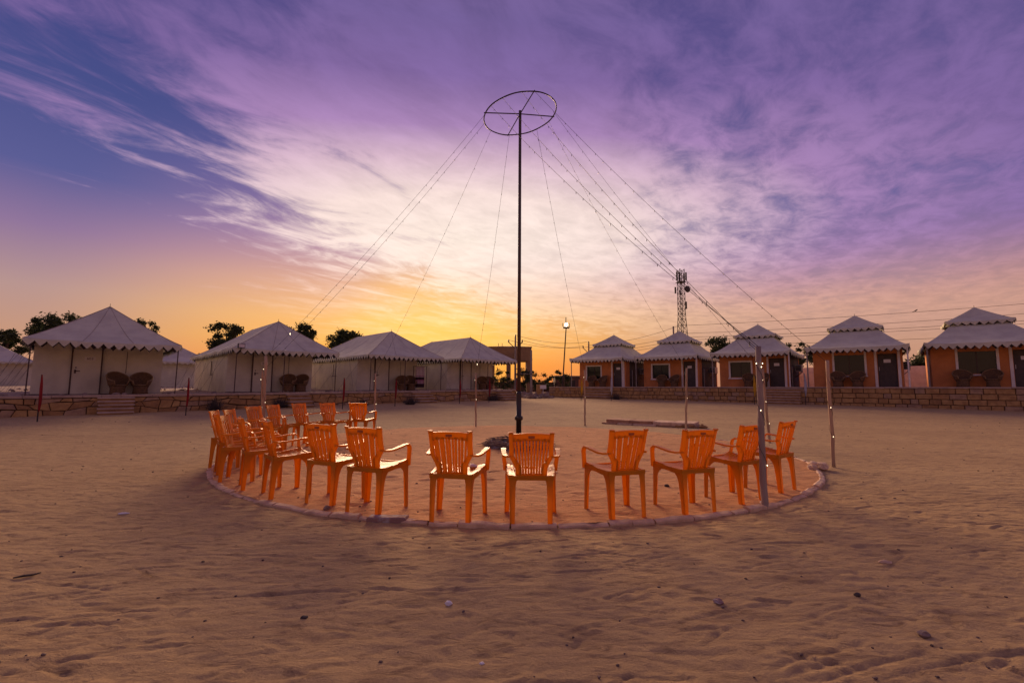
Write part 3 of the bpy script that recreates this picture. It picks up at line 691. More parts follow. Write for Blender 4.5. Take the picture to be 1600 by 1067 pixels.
    m = MB(); [valance(m, E[k], E[(k+1)%4], 3.92, 0.36, 0.06, 0.17, seed=seed+1, flare=0.04, lift=0.04) for k in range(4)]; m.build('upper_valance', 'canvas', o); inner_fringe((-1.48,1.48,-1.48,1.48), 3.92, 0.08, 0.08, 0.15, o)
    m = MB(); m.grid([[(x,y,z) for (x,y) in ((-1.13,-1.13),(1.13,-1.13),(1.13,1.13),(-1.13,1.13))] for z in (3.80, 3.98)], 0, True); m.build('neck', 'canvas', o)
    MB().tube([(0,0,4.84),(0,0,5.02)], [0.025,0.008], 5).build('finial', 'dark_pole', o)
    return o
HUTS = [((9.65,43.4), 0, 'orange hut with two-tier canvas roof next to the lit lamp pole', 0.4, False),
        ((14.7,40.2), 6.0, 'orange hut with two-tier canvas roof in front of the lattice mast', 1.6, False),
        ((19.3,35.9), 12.2, 'orange hut with two-tier canvas roof above the broad steps', 2.9, False),
        ((23.5,31.3), 18.4, 'orange hut with two-tier canvas roof and tall white-edged window, before the leafy gap', 4.4, True),
        ((28.4,28.0), 24.2, 'orange hut with two-tier canvas roof at the end of the row, past the leafy gap', 5.2, True)]
huts = [make_hut(a_, zr(t), l, s, w) for (a_, t, l, s, w) in HUTS]

# ------------------------------------------------------------------ wicker chairs
def make_wicker():
    o = thing('wicker_chair', 'x', 'wicker chair', group='round wicker tub chairs on the porches')
    n = 20; m = MB()
    ring = lambda r, z, s=1.0: [(r*math.cos(2*math.pi*k/n), r*math.sin(2*math.pi*k/n)*s, z) for k in range(n)]
    m.loft([ring(.30,0), ring(.275,.12), ring(.27,.26), ring(.31,.40)]); m.build('base', 'wicker', o, True)
    m = MB(); m.loft([ring(.315,.39), ring(.33,.415), ring(.315,.44), ring(.28,.445)]); m.build('seat', 'wicker', o, True)
    outer, inner, rim = [], [], []
    def hgt(a): # a=0 at the back
        return 0.60+0.40*max(0, math.cos(a*0.62))**2.2
    rows = [[], [], [], []]; cols = 25
    for i in range(cols):
        a = R(-140)+R(280)*i/(cols-1); top = hgt(a); dx, dy = math.sin(a), math.cos(a)
        for k, (r, z) in enumerate(((.325,.40),(.42,top),(.38,top),(.29,.42))): rows[k].append((r*dx*1.05, r*dy, z))
        rim.append((.40*dx*1.05, .40*dy, top+.01))
    m.grid(rows); m.build('back_shell', 'wicker', o, True)
    front = [rows[1][-1], rows[0][-1]]
    m.__init__(); m.tube([rows[0][0]]+rim+[rows[0][-1]], 0.028, 6); m.build('rim', 'wicker_rim', o, True)
    m = MB(); m.tube([(.32*math.cos(a), .32*math.sin(a), .43) for a in [2*math.pi*k/18 for k in range(19)]], 0.022, 5); m.build('seat_rim', 'wicker_rim', o, True)
    return o
wick = make_wicker(); wfirst = [True]
def place_wicker(fr, ang, t, off, z, rot, label):
    o = wick if wfirst[0] else copy_tree(wick); wfirst[0] = False; p = pt(fr, t, off, z); o.location = p; o.rotation_euler = (0, 0, ang+rot); o['label'] = label
TD = ['tent 603', 'the floodlight tent 604', 'the tent with the striped towel', 'the tent beside the water tank']
for k, (xy, zf, *_r) in enumerate(TENTS):
    fr = frame(xy, R(42.85)); s = 1.0
    place_wicker(fr, R(42.85), 1.08+(0.1 if k else 0), -0.62, zf, R([20,-25,-30,-35][k]), 'wicker tub chair nearer the door of '+TD[k])
    place_wicker(fr, R(42.85), 1.88, -0.58, zf, R([-8,-35,-20,-25][k]), 'wicker tub chair farther from the door of '+TD[k]+(' with door number' if 0 else ''))
HD = ['the hut next to the lamp pole', 'the hut in front of the lattice mast', 'the hut above the broad steps', 'the hut before the leafy gap', 'the hut past the leafy gap']
for k, (a_, t, *_r) in enumerate(HUTS):
    fr = frame(a_, R(-39)); x0, x1 = [(-0.75,0.35),(-0.55,0.5),(-0.20,0.72),(-0.95,0.05),(-1.05,0.15)][k]
    place_wicker(fr, R(-39), x0, -3.0, zr(t), R(8), 'wicker tub chair farther from the door of '+HD[k])
    place_wicker(fr, R(-39), x1, -3.0, zr(t), R(-14), 'wicker tub chair nearer the door of '+HD[k])

# ------------------------------------------------------------------ orange plastic chairs
def make_chair():
    o = thing('plastic_armchair', 'x', 'chair', group='orange chairs on the rim of the sand circle'); P = 'orange_plastic'
    ly = lambda z: -0.165-0.115*((z-0.42)/0.42)           # lean of the backrest
    def bp(x, z, off=0.0): return Vector((x, ly(z)+0.9*x*x-off, z))
    def hwid(z): # half width of the vase-shaped back
        pts = [(0.425,0.147),(0.47,0.147),(0.52,0.152),(0.56,0.168),(0.60,0.194),(0.635,0.208),(0.70,0.206),(0.78,0.209),(0.845,0.214)]
        for (a_, b_), (c_, d_) in zip(pts, pts[1:]):
            if z <= c_: return b_+(d_-b_)*(z-a_)/(c_-a_)
        return pts[-1][1]
    def fw(z): return 0.044+0.016*max(0, 1-abs(z-0.54)/0.11)
    th = Vector((0, 0.009, 0.002)); m = MB(); zs = [0.425+0.42*i/14 for i in range(15)]
    for s in (-1, 1):
        m.bar([bp(s*(hwid(z)-fw(z)/2), z) for z in zs], [(fw(z)/2, s*0.9*fw(z)*hwid(z), 0) for z in zs], [th]*15)
    xs_ = [-0.17+0.34*i/10 for i in range(11)]
    arch = lambda x: 0.845+0.008*(1-(x/0.17)**2)*1.6-0.006
    m.bar([bp(x, (arch(x)+0.785-0.02*abs(x/0.17)**2)/2) for x in xs_], [(0,-0.008,(arch(x)-0.785+0.02*abs(x/0.17)**2)/2) for x in xs_], [th*0.9]*11)
    xb = [-0.107+0.214*i/6 for i in range(7)]
    m.bar([bp(x, 0.447) for x in xb], [(0,-0.006,0.022)]*7, [th*0.9]*7)
    for s in (-1, 1): # ears
        m.bar([bp(s*0.190, 0.842), bp(s*0.192, 0.856)], [(0.022,0,0)]*2, [th*1.5]*2)
    br = m.build('backrest', P, o)
    ns = 11                                              # five proud slats with narrow recessed ones between
    for i in range(ns):
        xt = -0.155+0.031*i; xz = lambda z: xt*(0.80+0.20*(z-0.46)/0.34); proud = i % 2
        z0 = 0.460
        while z0 < 0.62 and hwid(z0)-fw(z0)*0.55 < abs(xz(z0)): z0 += 0.006
        zz = [z0+(0.80-z0)*k/7 for k in range(8)]; w = lambda z: (0.0120 if proud else 0.0105)*(0.80+0.20*(z-0.46)/0.34)
        s_ = MB(); s_.bar([bp(xz(z), z, 0.006 if proud else -0.004) for z in zz], [(w(z),0,0) for z in zz], [(0,0.005,0.001)]*8); s_.build('slat', P, br)
    s_ = MB(); q = bp(0, 0.815, 0.0125); s_.bar([q-Vector((0,0,0.012)), q+Vector((0,0,0.012))], [(0.03,0,0)]*2, [(0,0.003,0)]*2); s_.build('emblem_plate', 'orange_dull', br)
    # seat: rim with ribs, gently dished
    half = lambda y: 0.205+(y+0.19)/0.40*0.045
    sz = lambda x, y: 0.438+0.022*sst(-0.05, 0.2, y)+0.02*(abs(x)/0.22)**2.5-0.012*max(0, 1-(abs(x)/0.2)**2)
    m = MB(); ys_ = [-0.19+0.40*i/8 for i in range(9)]
    nr = 13
    for i in range(nr):
        u0, u1 = -1+2*i/nr, -1+2*(i+1)/nr; uc = (u0+u1)/2; k = 0.80 if 0 < i < nr-1 else 0.98
        m.bar([(uc*half(y), y, float(sz(uc*half(y), y))) for y in ys_], [((u1-u0)/2*half(y)*k, 0, 0) for y in ys_], [(0,0,0.006)]*9)
    for y in (-0.19, -0.05, 0.08, 0.205):
        xx = [-1+0.25*i for i in range(9)]; m.bar([(x*half(y), y, float(sz(x*half(y), y))-0.003) for x in xx], [(0,0.014,0)]*9, [(0,0,0.007)]*9)
    loop = [(-half(-0.19),-0.195),(half(-0.19),-0.195),(half(0.21),0.21),(-half(0.21),0.21)]
    for (a_, b_) in zip(loop, loop[1:]+loop[:1]):
        pts = [Vector((a_[0]+(b_[0]-a_[0])*t, a_[1]+(b_[1]-a_[1])*t, 0.432+0.012*(a_[1]+(b_[1]-a_[1])*t > 0))) for t in (0, .25, .5, .75, 1)]
        nrm = Vector((b_[1]-a_[1], -(b_[0]-a_[0]), 0)).normalized(); m.bar(pts, [(0,0,0.022)]*5, [nrm*0.006]*5)
    m.build('seat', P, o)
    # legs: angled L sections that flare under the seat
    wf = [(0.0,0.040),(0.10,0.044),(0.22,0.048),(0.32,0.052),(0.37,0.056),(0.40,0.062),(0.425,0.075)]
    wz = [(0.0,0.040),(0.10,0.044),(0.22,0.050),(0.32,0.060),(0.37,0.078),(0.40,0.105),(0.425,0.140)]
    for s in (-1, 1):
        for (fx, fy, tx, ty, yd) in ((0.192,-0.215,0.200,-0.196,1), (0.256,0.205,0.246,0.208,-1)):
            m = MB(); cx = lambda z: fx+(tx-fx)*z/0.43; cy = lambda z: fy+(ty-fy)*z/0.43
            m.bar([(s*(cx(z)-w/2), cy(z), z) for z, w in wf], [(w/2,0,0) for z, w in wf], [(0,0.004,0)]*len(wf))
            m.bar([(s*cx(z), cy(z)+yd*w/2, z) for z, w in wz], [(0,w/2,0) for z, w in wz], [(0.004,0,0)]*len(wz))
            m.build('leg', P, o)
        # arm: flat rest from the back, bending down into the front leg
        path = [(0.200,-0.215,0.628,0.016),(0.236,-0.17,0.622,0.018),(0.256,-0.10,0.624,0.021),(0.266,0.0,0.638,0.023),(0.270,0.09,0.650,0.024),(0.271,0.15,0.652,0.024)]
        m = MB(); m.bar([(s*x, y, z) for x, y, z, w in path], [(w, 0, 0) for x, y, z, w in path], [(0,0,0.009)]*6)
        down = [(0.271,0.150,0.645),(0.271,0.178,0.632),(0.270,0.190,0.60),(0.266,0.192,0.54),(0.258,0.20,0.49),(0.250,0.206,0.43)]
        m.bar(down, [(0.023,0,0),(0.023,0,0),(0.022,0,0),(0.020,0,0),(0.021,0,0),(0.024,0,0)], [(0,0.006,0.006),(0,0.007,0.004),(0,0.009,0),(0,0.010,0),(0,0.010,0),(0,0.009,0)]) if s > 0 else \
        m.bar([(-x,y,z) for x,y,z in down], [(0.023,0,0),(0.023,0,0),(0.022,0,0),(0.020,0,0),(0.021,0,0),(0.024,0,0)], [(0,0.006,0.006),(0,0.007,0.004),(0,0.009,0),(0,0.010,0),(0,0.010,0),(0,0.009,0)])
        m.build('arm', P, o)
    return o
# (x, y, heading in degrees) in order along the arc from the broken kerb
CH = [(3.26,5.93,126), (2.56,5.42,121), (1.84,4.98,109), (1.07,4.80,109), (0.19,4.59,89), (-0.53,4.60,80), (-1.39,4.85,71), (-1.96,5.23,67), (-2.63,5.52,40), (-3.15,5.92,34),
      (-3.62,6.32,17), (-4.05,6.85,36), (-4.42,7.35,17), (-4.50,7.85,10), (-4.52,8.55,-5), (-4.52,9.25,-4), (-4.28,9.80,-13), (-3.93,10.35,-25), (-3.52,10.95,84)]
ORD = ['', 'second', 'third', 'fourth', 'fifth', 'sixth', 'seventh', 'eighth', 'ninth', 'tenth', 'eleventh', 'twelfth', 'thirteenth', 'fourteenth', 'fifteenth', 'sixteenth', 'seventeenth', 'eighteenth']
chair0 = make_chair(); chairs = []
for i, (x, y, h) in enumerate(CH):
    c = chair0 if i == 0 else copy_tree(chair0)
    c.location = (x, y, disc_z(x, y)-0.008); c.rotation_euler = (0, 0, R(h-90)); c.scale = (1.0, 1.0, 1.0)
    c['label'] = 'orange plastic armchair ending the arc, near the crumbled lumps of kerb' if i == 0 else ('orange plastic armchair ending the arc at the far side, beside a thin pale post' if i == 18 else f'{ORD[i]} orange plastic armchair along the arc, counting from the crumbled kerb')
    chairs.append(c)
m = MB(); blob(m, (0,0,0.022), (.045,.035,.022), 3, nu=7, nv=5, jit=0.3)
o = tag(m.build('crumpled_paper', 'white_litter'), 'crumpled scrap of white paper on an orange chair seat', 'paper'); cm = Matrix.Translation(chairs[5].location) @ Matrix.Rotation(R(CH[5][2]-90), 4, 'Z'); o.location = cm @ Vector((0.13, 0.13, 0.457))

# ------------------------------------------------------------------ centre pole with hoop
PX, PY = 0.15, 9.7; pz = disc_z(PX, PY)-0.02; HZ = 7.27; HR = 0.80
pole = thing('light_pole', 'tall dark steel pole with a crossed hoop on top in the sand circle', 'pole', (PX, PY, pz))
m = MB(); m.tube([(0,0,0.35),(0,0,4),(0.0,0,7.36-pz)], [0.043,0.036,0.032], 10); m.build('shaft', 'steel_brown', pole, True)
m = MB(); m.tube([(0,0,-0.1),(0,0,0.52),(0,0,0.53),(0,0,0.60),(0,0,0.61),(0,0,1.02),(0,0,1.06),(0,0,1.12)], [0.055,0.055,0.085,0.085,0.055,0.055,0.06,0.045], 12); m.build('base_sleeve', 'steel_black', pole, True)
d1 = Vector((0.34,-0.94,0)).normalized(); d2 = Vector((-d1.y, d1.x, 0))
tilt = lambda x, y: HZ-pz+0.17*x
hoop_pt = lambda a: Vector((HR*math.cos(a), HR*math.sin(a), tilt(HR*math.cos(a), 0)))
m = MB(); m.tube([hoop_pt(2*math.pi*k/60)+Vector((0,0,0.003*math.sin(k*0.9))) for k in range(61)], 0.014, 6, caps=False); m.build('hoop', 'steel_black', pole, True)
for d in (d1, d2):
    m = MB(); p, q = d*(HR+0.03), -d*(HR+0.03); m.tube([(p.x,p.y,tilt(p.x,p.y)),(0,0,HZ-pz+0.02),(q.x,q.y,tilt(q.x,q.y))], 0.012, 6); m.build('cross_bar', 'steel_black', pole)

# ------------------------------------------------------------------ posts and strings of small bulbs
def post(name, label, base, top, r, material, seed):
    rr = random.Random(seed); b, t = Vector(base), Vector(top); b0 = b-Vector((0,0,0.12)); n = 9
    m = MB(); m.tube([b0.lerp(t, k/n)+Vector((rr.uniform(-1,1), rr.uniform(-1,1), 0))*r*0.22*(0 < k < n) for k in range(n+1)], [r*(1.06-0.16*k/n)*rr.uniform(.94,1.06) for k in range(n+1)], 9)
    return tag(m.build(name, material, None, True), label, 'post', 'posts round the sand circle')
def gp(px, py): h = hit(px, py); return Vector((h.x, h.y, surf(h.x, h.y)))
POST = {}
def put_post(key, label, bpx, tpx, r, material, name='wooden_post', base=None):
    b = gp(*bpx) if base is None else Vector((*base, surf(*base))); t = at(tpx[0], tpx[1], b.y); post(name, label, b, t, r, material, len(POST)); POST[key] = (b, t)
put_post('P1', 'pale wooden post behind the orange chairs, before tent 604', None, (415.5,556), 0.032, 'post_wood', base=(-5.45,10.25))
put_post('P1b', 'short thin stick standing right beside a taller pale post', None, (410,578), 0.02, 'post_wood', 'wooden_stick', base=(-5.52,10.32))
put_post('P2', 'thin pale post right beside the last orange chair', (585.5,675), (586.5,583), 0.026, 'post_wood')
put_post('P3', 'thin pale post on the far kerb, before the tent beside the water tank', (743.5,668), (743.5,583), 0.026, 'post_wood')
put_post('P4', 'thin pale post on the far kerb, beside the sandstone slabs', (914,664.5), (913.5,578), 0.026, 'post_wood')
put_post('P5', 'pale post standing at the end of the sandstone slabs', (1071.5,671), (1073,575), 0.032, 'post_wood')
put_post('P6', 'thick grey crooked wooden post leaning outside the kerb', (1195,794), (1184.5,541), 0.034, 'post_grey')
put_post('P6b', 'slim yellowish post leaning in line behind the thick grey post', (1203,692), (1191.5,576), 0.03, 'post_wood')
put_post('P7', 'pale post standing apart outside the crumbled kerb', (1303,729), (1292.5,563), 0.029, 'post_wood')
def near_hoop(px, py):
    """hoop point that a picture position lies on"""
    d = ray(px, py); t = (HZ-EYE)/d.z; a = math.atan2(d.y*t-PY, d.x*t-PX); t = (HZ+0.17*HR*math.cos(a)-EYE)/d.z; a = math.atan2(d.y*t-PY, d.x*t-PX); return Vector((PX, PY, pz))+hoop_pt(a)
STR = [('P1', (757,180), 'fairy light string to the pale post before tent 604'), ('P1b', (759,192), 'fairy light string to the short thin stick'), ('P2', (768,203), 'fairy light string to the post by the last chair'),
       ('P3', (797,209), 'fairy light string to the post before the tank-side tent'), ('P4', (843,206), 'fairy light string to the post beside the sandstone slabs'), ('P5', (865,192), 'fairy light string to the post at the end of the slabs'),
       ('P7', (835,144), 'fairy light string to the post apart outside the crumbled kerb'), ('P6b', (869,178), 'fairy light string to the slim yellowish leaning post'),
       ('P6', (766,166), 'outer of three fairy light strings to the thick grey post'), ('P6', (786,155), 'middle of three fairy light strings to the thick grey post'), ('P6', (815,146), 'inner of three fairy light strings to the thick grey post')]
p6n = 0
for key, hp, label in STR:
    b, t = POST[key]; p = near_hoop(*hp); L = (p-t).length; n = 26; o = thing('fairy_light_string', label, 'string lights', tuple(t), 0, 'strings of small bulbs from the hoop')
    end = (t-b)*-0.02*(p6n if key == 'P6' else 1); p6n += key == 'P6'
    path = [(p-t).lerp(end, k/n)-Vector((0,0,0.022*L*4*(k/n)*(1-k/n))) for k in range(n+1)]
    MB().tube(path, 0.0030, 4).build('wire', 'wire', o)
    m = MB(); ml = MB(); s = 0.15+random.random()*0.3; nb = 0
    while s < L-0.1:
        f = s/L*n; k = min(n-1, int(f)); q = path[k].lerp(path[k+1], f-k)
        lit = s > L*0.86 and random.random() < 0.10
        (ml if lit else m).tube([q+Vector((0,0,0.004)), q-Vector((random.uniform(-.012,.012),random.uniform(-.012,.012),0.022)), q-Vector((0,0,0.036))], [0.003,0.005,0.0025], 5); nb += lit
        s += random.choice((0.22, 0.34, 0.40, 0.55))
    stuff(m.build('bulb', 'bulb', o))
    # the tail of the string spirals down its post, a few bulbs still lit
    tail = MB(); tp_ = []; ax = (b-t)
    for k in range(40):
        a_ = k*0.55+p6n; q = ax*(0.02+0.9*k/40); tp_.append(q+Vector((math.cos(a_), math.sin(a_), 0))*(0.032 if key != 'P6' else 0.036))
    if key != 'P6' or p6n == 1: tail.tube(tp_, 0.0025, 4); tail.build('tail_wire', 'wire', o)
    for k in range(4, 39, 13 if key in ('P7','P6b') or (key == 'P6' and p6n == 1) else 17 if key != 'P6' else 60):
        c = tp_[k+random.randrange(3) if k < 36 else k]; c = c+Vector((0,-0.012,0)); ml.tube([c+Vector((0,0,0.006)), c, c-Vector((0,0,0.006))], [0.002,0.0048,0.002], 5); nb += 1
    if nb: ml.build('lit_bulb', 'bulb_lit', o)

# ------------------------------------------------------------------ ring of dry thatch and ash at the pole foot
m = MB(); rr = random.Random(4)
for k in range(620):
    a_ = rr.uniform(0, 2*math.pi); r_ = rr.gauss(0.58, 0.06); x, y = r_*math.cos(a_), r_*math.sin(a_); t = a_+math.pi/2+rr.gauss(0, 0.7); L = rr.uniform(0.06, 0.16); z = rr.uniform(0.0, 0.13)*max(0, 1-abs(r_-0.58)/0.17)
    dz = rr.uniform(-0.02, 0.07); m.tube([(x-L*math.cos(t), y-L*math.sin(t), z), (x, y, z+0.02), (x+L*math.cos(t), y+L*math.sin(t), z+dz)], [0.006,0.008,0.003], 3)
o = thing('thatch_ring', 'low ring of dry thatch and ash round the foot of the tall pole', 'thatch ring', (PX+0.0, PY-0.15, pz+0.02)); stuff(m.build('dry_stalk', 'dry_grass', o))
m = MB(); rows = [[(r_*math.cos(2*math.pi*k/28)*1.0, r_*math.sin(2*math.pi*k/28), z+0.012*math.sin(k*2.3+r_*20)) for k in range(28)] for r_, z in ((0.72,-0.04),(0.66,0.02),(0.58,0.06),(0.49,0.04),(0.35,0.015),(0.1,0.02))]
m.grid(rows, 0, True); m.build('ash_bed', 'ash', o, True)

# ------------------------------------------------------------------ sandstone slabs lying on the far kerb
s0, s1 = gp(941, 661), gp(1082, 668); sp = thing('slab_pile', 'low spread of broken sandstone slabs on the far kerb', 'stone slabs', tuple(s0.lerp(s1, 0.5)), math.atan2(s1.y-s0.y, s1.x-s0.x)); Ls = (s1-s0).length; rr = random.Random(3)
for lay in range(2):
    x = -Ls/2+0.1*lay
    while x < Ls/2-0.2:
        L = rr.uniform(0.45, 0.9); z0 = -0.07+0.10*lay; dp = rr.uniform(0.7, 1.0); q = lambda v=.05: rr.uniform(-v, v); y0 = -0.1+0.06*lay+q()
        c = [(x+.01+q(.03), y0+q()), (x+L*.5, y0+q(.08)), (x+L-.01, y0+q()), (x+L-.02, y0+dp+q()), (x+.02, y0+dp+q())]
        m = MB(); m.loft([[(a_,b_,z0) for a_,b_ in c], [(a_,b_,z0+.10) for a_,b_ in c], [(a_*.985+.015*x,b_*.98+.01,z0+.118) for a_,b_ in c]]); m.build('slab', rr.choice(['slab_red','kerb_stone']), sp); x += L
for k in range(14):
    m = MB(); blob(m, (Ls/2-0.3+rr.uniform(-.2,.75), rr.uniform(-.25,.3), rr.uniform(0,.08)), (rr.uniform(.07,.16),rr.uniform(.06,.12),rr.uniform(.04,.08)), k, nu=7, nv=5, jit=.25); m.build('broken_stone', rr.choice(['sandstone_b','sandstone_c']), sp)

# ------------------------------------------------------------------ furled flags
def flag(px, by, ty, material, label, wid=0.068):
    b = gp(px, by); H = at(px, ty, b.y).z-b.z; o = thing('furled_flag', label, 'flag', tuple(b), random.uniform(-.6,.6), 'furled pennants before the terraces')
    lean = random.uniform(-.02,.03); m = MB(); m.tube([(0,0,-0.1),(lean*.6,0,H*0.6),(lean,0,H)], [0.022,0.02,0.016], 6); m.build('staff', 'steel_black', o)
    m = MB(); secs = []; z1 = H-0.01; z0 = H*random.uniform(.20,.28)
    for i in range(13):
        t = i/12; z = z1+(z0-z1)*t; w = wid*(0.10+math.sin(math.pi*min(1, t*0.80+0.08))**1.3*0.9)*(1 if t < .95 else .5)
        secs.append([(lean*z/H+0.015+w*(0.5+math.cos(2*math.pi*k/10)*(1+.25*math.cos(3*2*math.pi*k/10+t*4)))*0.9, w*0.55*math.sin(2*math.pi*k/10)*(1+.3*math.sin(2*2*math.pi*k/10+t*6)), z) for k in range(10)])
    m.loft(secs); m.build('cloth', material, o, True)
for px, by, ty, lab in ((58,659,585,'furled red flag before the 603 tent, left of its steps as one faces them'), (290,649,590,'furled red flag in the gap between tents 603 and 604'), (406,645,590,'furled red flag behind the tall pale post before tent 604'), (535,639,590,'furled red flag to the right of the 604 tent steps as one faces them'),
                        (617,635,592,'furled red flag before the wicker chairs of the tent with the striped towel'), (718,630.5,592,'furled red flag before the door side of the tent beside the water tank'), (764,629,591,'furled red flag before the wicker chairs of the tent beside the water tank'), (807,625,590,'furled red flag at the terrace end, tight beside the tall pole')):
    flag(px, by, ty, 'flag_red', lab)
flag(908, 626, 592, 'flag_yellow', 'furled yellow flag before the hut next to the lamp pole', 0.085); flag(1179, 632, 586, 'flag_yellow', 'furled yellow flag just behind the thick grey post', 0.085)
flag(955, 626.5, 590, 'flag_pale', 'furled pale flag beside the steps of the hut next to the lamp pole', 0.085); flag(1259, 632.5, 583, 'flag_pale', 'furled pale flag beside the broad steps', 0.085)

# ------------------------------------------------------------------ background buildings, poles, mast
def gplace(px, Y): d = ray(px, 600); x = d.x/d.y*Y; return Vector((x, Y, gz(x, Y)))
wt = thing('water_tank', 'squat concrete water tank on thick legs behind the tent row', 'water tank', tuple(gplace(797, 62)))
tt = at(797, 545, 62).z-wt.location.z; tb = at(797, 562, 62).z-wt.location.z; w = 2.75
m = MB(); m.box(-w, w, -2.4, 2.4, tb, tt); m.build('tank', 'concrete', wt); MB().box(-w-.12, w+.12, -2.52, 2.52, tb-.22, tb-.002).build('base_slab', 'concrete', wt)
MB().loft([[(-w-.08,-2.48,tt+.002),(w+.08,-2.48,tt+.002),(w+.08,2.48,tt+.002),(-w-.08,2.48,tt+.002)],[(-w-.08,-2.48,tt+.1),(w+.08,-2.48,tt+.1),(w+.08,2.48,tt+.1),(-w-.08,2.48,tt+.1)],[(-w*.4,-1.0,tt+.28),(w*.4,-1,tt+.28),(w*.4,1,tt+.28),(-w*.4,1,tt+.28)]]).build('roof_slab', 'concrete', wt)
for (x, y) in ((-w+.3,-2.1),(w-.35,-2.1),(-w+.3,2.1),(w-.35,2.1),(-0.2,-2.1)): MB().box(x-.28, x+.28, y-.28, y+.28, -.3, tb-.222).build('leg', 'concrete', wt)
for x in (-1.6,-1.1): MB().tube([(x,0,tt),(x,0,tt+.75)],.035,5).build('vent_pipe','dark_pole',wt)
def util_pole(px, Y, ty, label, arms=True, r=0.13, matn='concrete_grey'):
    b = gplace(px, Y); H = at(px, ty, Y).z-b.z; o = thing('utility_pole', label, 'utility pole', tuple(b), R(10), 'utility poles behind the yard')
    MB().tube([(0,0,-.3),(0,0,H)], [r,r*.7], 8).build('shaft', matn, o)
    if arms:
        m = MB(); m.tube([(-.75,0,H-.55),(0,0,H-1.25),(.75,0,H-.55)], .05, 5); m.build('cross_arm', 'steel_black', o)
        for x, z in ((-.75,H-.55),(.75,H-.55),(0,H)): MB().tube([(x,0,z-.02),(x,0,z+.12),(x,0,z+.3)], [.07,.09,.04], 6).build('insulator', 'steel_black', o)
    return b, H
A = util_pole(805, 50, 527, 'grey utility pole with forked arm right behind the tall dark pole'); B2 = util_pole(830, 47, 547, 'short grey pole without arms beside the water tank', False); D2 = util_pole(920.5, 58, 537, 'utility pole with forked arm rising behind the hut next to the lamp pole'); E2 = util_pole(1054.5, 66, 510, 'bare pole top rising behind the hut before the lattice mast', False, 0.16)
m = MB(); b1_, b2_ = A[0]+Vector((0,-.15,2.2)), B2[0]+Vector((0,-.12,2.15)); m.tube([b1_, b2_], .06, 5); tag(m.build('rail', 'dark_pole'), 'dark rail fixed between the two grey poles near the tank', 'rail')
lp = gplace(880, 47); H = at(884.5, 513, 47).z-lp.z; o = thing('lamp_pole', 'tall thin lamp pole with a lit white lamp beside the first hut', 'street lamp', tuple(lp))
topx = at(884.5,513,47).x-lp.x
MB().tube([(0,0,-.3),(0,0,1.9),(0,0,2.0),(topx,0,H)], [.16,.15,.07,.055], 7).build('shaft', 'steel_black', o)
MB().loft([[(topx-.32,-.2,H),(topx+.32,-.2,H),(topx+.32,.2,H),(topx-.32,.2,H)],[(topx-.36,-.22,H+.12),(topx+.36,-.22,H+.12),(topx+.36,.22,H+.12),(topx-.36,.22,H+.12)]]).build('bracket', 'steel_black', o)
m = MB(); blob(m, (topx,-.1,H+.36), (.17,.12,.17), 1, jit=0); m.build('lamp', 'lamp_lit', o, True); MB().tube([(topx,.1,H+.1),(topx,.1,H+1.15)], .045, 5).build('finial', 'steel_black', o)
for s in (-1,1): MB().tube([(topx+s*.34,0,H+.1),(topx+s*.34,0,H+.55)], .03, 5).build('guard', 'steel_black', o)
b = gplace(888, 68); h = at(888, 587, 68).z-b.z; o = thing('brick_shed', 'low dark brick shed with a flat grey roof behind the terraces', 'shed', tuple(b)); MB().box(-1.9, 4.5, 0, 4, -.3, h-.16).build('wall', 'far_brick', o); MB().box(-2.05, 4.7, -.2, 4.2, h-.158, h).build('roof', 'concrete_grey', o)
MB().box(.3, 1.0, -.05, -.003, -.1, 1.75).build('door', 'steel_black', o); MB().box(1.5, 2.6, -.05, -.003, .2, 1.9).build('painted_panel', 'orange_wall', o); MB().box(2.75, 3.5, -.05, -.003, .7, 1.9).build('window', 'ac_metal', o); MB().box(2.9, 3.3, -.07, -.052, .95, 1.7).build('pane', 'dark_glass', o)
o = thing('boundary_wall', 'low brown wall far behind, left of the brick shed', 'wall', tuple(gplace(845, 72))); MB().box(-9, 3.0, 0, .3, -.3, 1.5).build('wall', 'far_brick', o)
# lattice mast
YM = 112; b = gplace(1068.5, YM); H = at(1068, 421, YM).z-b.z; o = thing('lattice_mast', 'tall steel lattice mast with antennas rising behind the huts', 'mast', tuple(b), R(14))
hw_ = lambda z: 0.62+0.55*max(0, 1-z/(H*0.62))**1.0*1.6
m = MB()
for sx in (-1,1):
    for sy in (-1,1): m.tube([(sx*hw_(z), sy*hw_(z), z) for z in (-.5, H*.2, H*.4, H*.62, H)], .09, 4)
m.build('leg', 'steel_black', o); m = MB(); z = 0.0
while z < H-.5:
    st = max(1.25, hw_(z)*2.0); z2 = min(H, z+st); a_, c_ = hw_(z), hw_(z2)
    for f in ((lambda w, s: (s*w,-w)), (lambda w, s: (s*w,w)), (lambda w, s: (-w,s*w)), (lambda w, s: (w,s*w))):
        m.tube([(*f(a_,-1),z),(*f(c_,1),z2)], .045, 3); m.tube([(*f(a_,1),z),(*f(c_,-1),z2)], .045, 3); m.tube([(*f(a_,-1),z),(*f(a_,1),z)], .045, 3)
    z = z2
m.build('bracing', 'steel_brown', o)
for x, y, z, hh in ((-1.35,-.4,H-1.9,2.2),(-.95,-.9,H-2.3,2.4),(1.15,-.5,H-1.8,2.0),(1.3,.5,H-2.0,2.2),(-1.2,.6,H-5.2,1.6),(1.1,-.3,H-9.0,1.8),(-.9,-.9,H-6.1,1.2)):
    m = MB(); m.box(x-.17, x+.17, y-.1, y+.1, z-hh/2, z+hh/2); m.tube([(x,y,z),(x*.4,y*.4,z)], .04, 4); m.build('antenna_panel', 'steel_black', o)
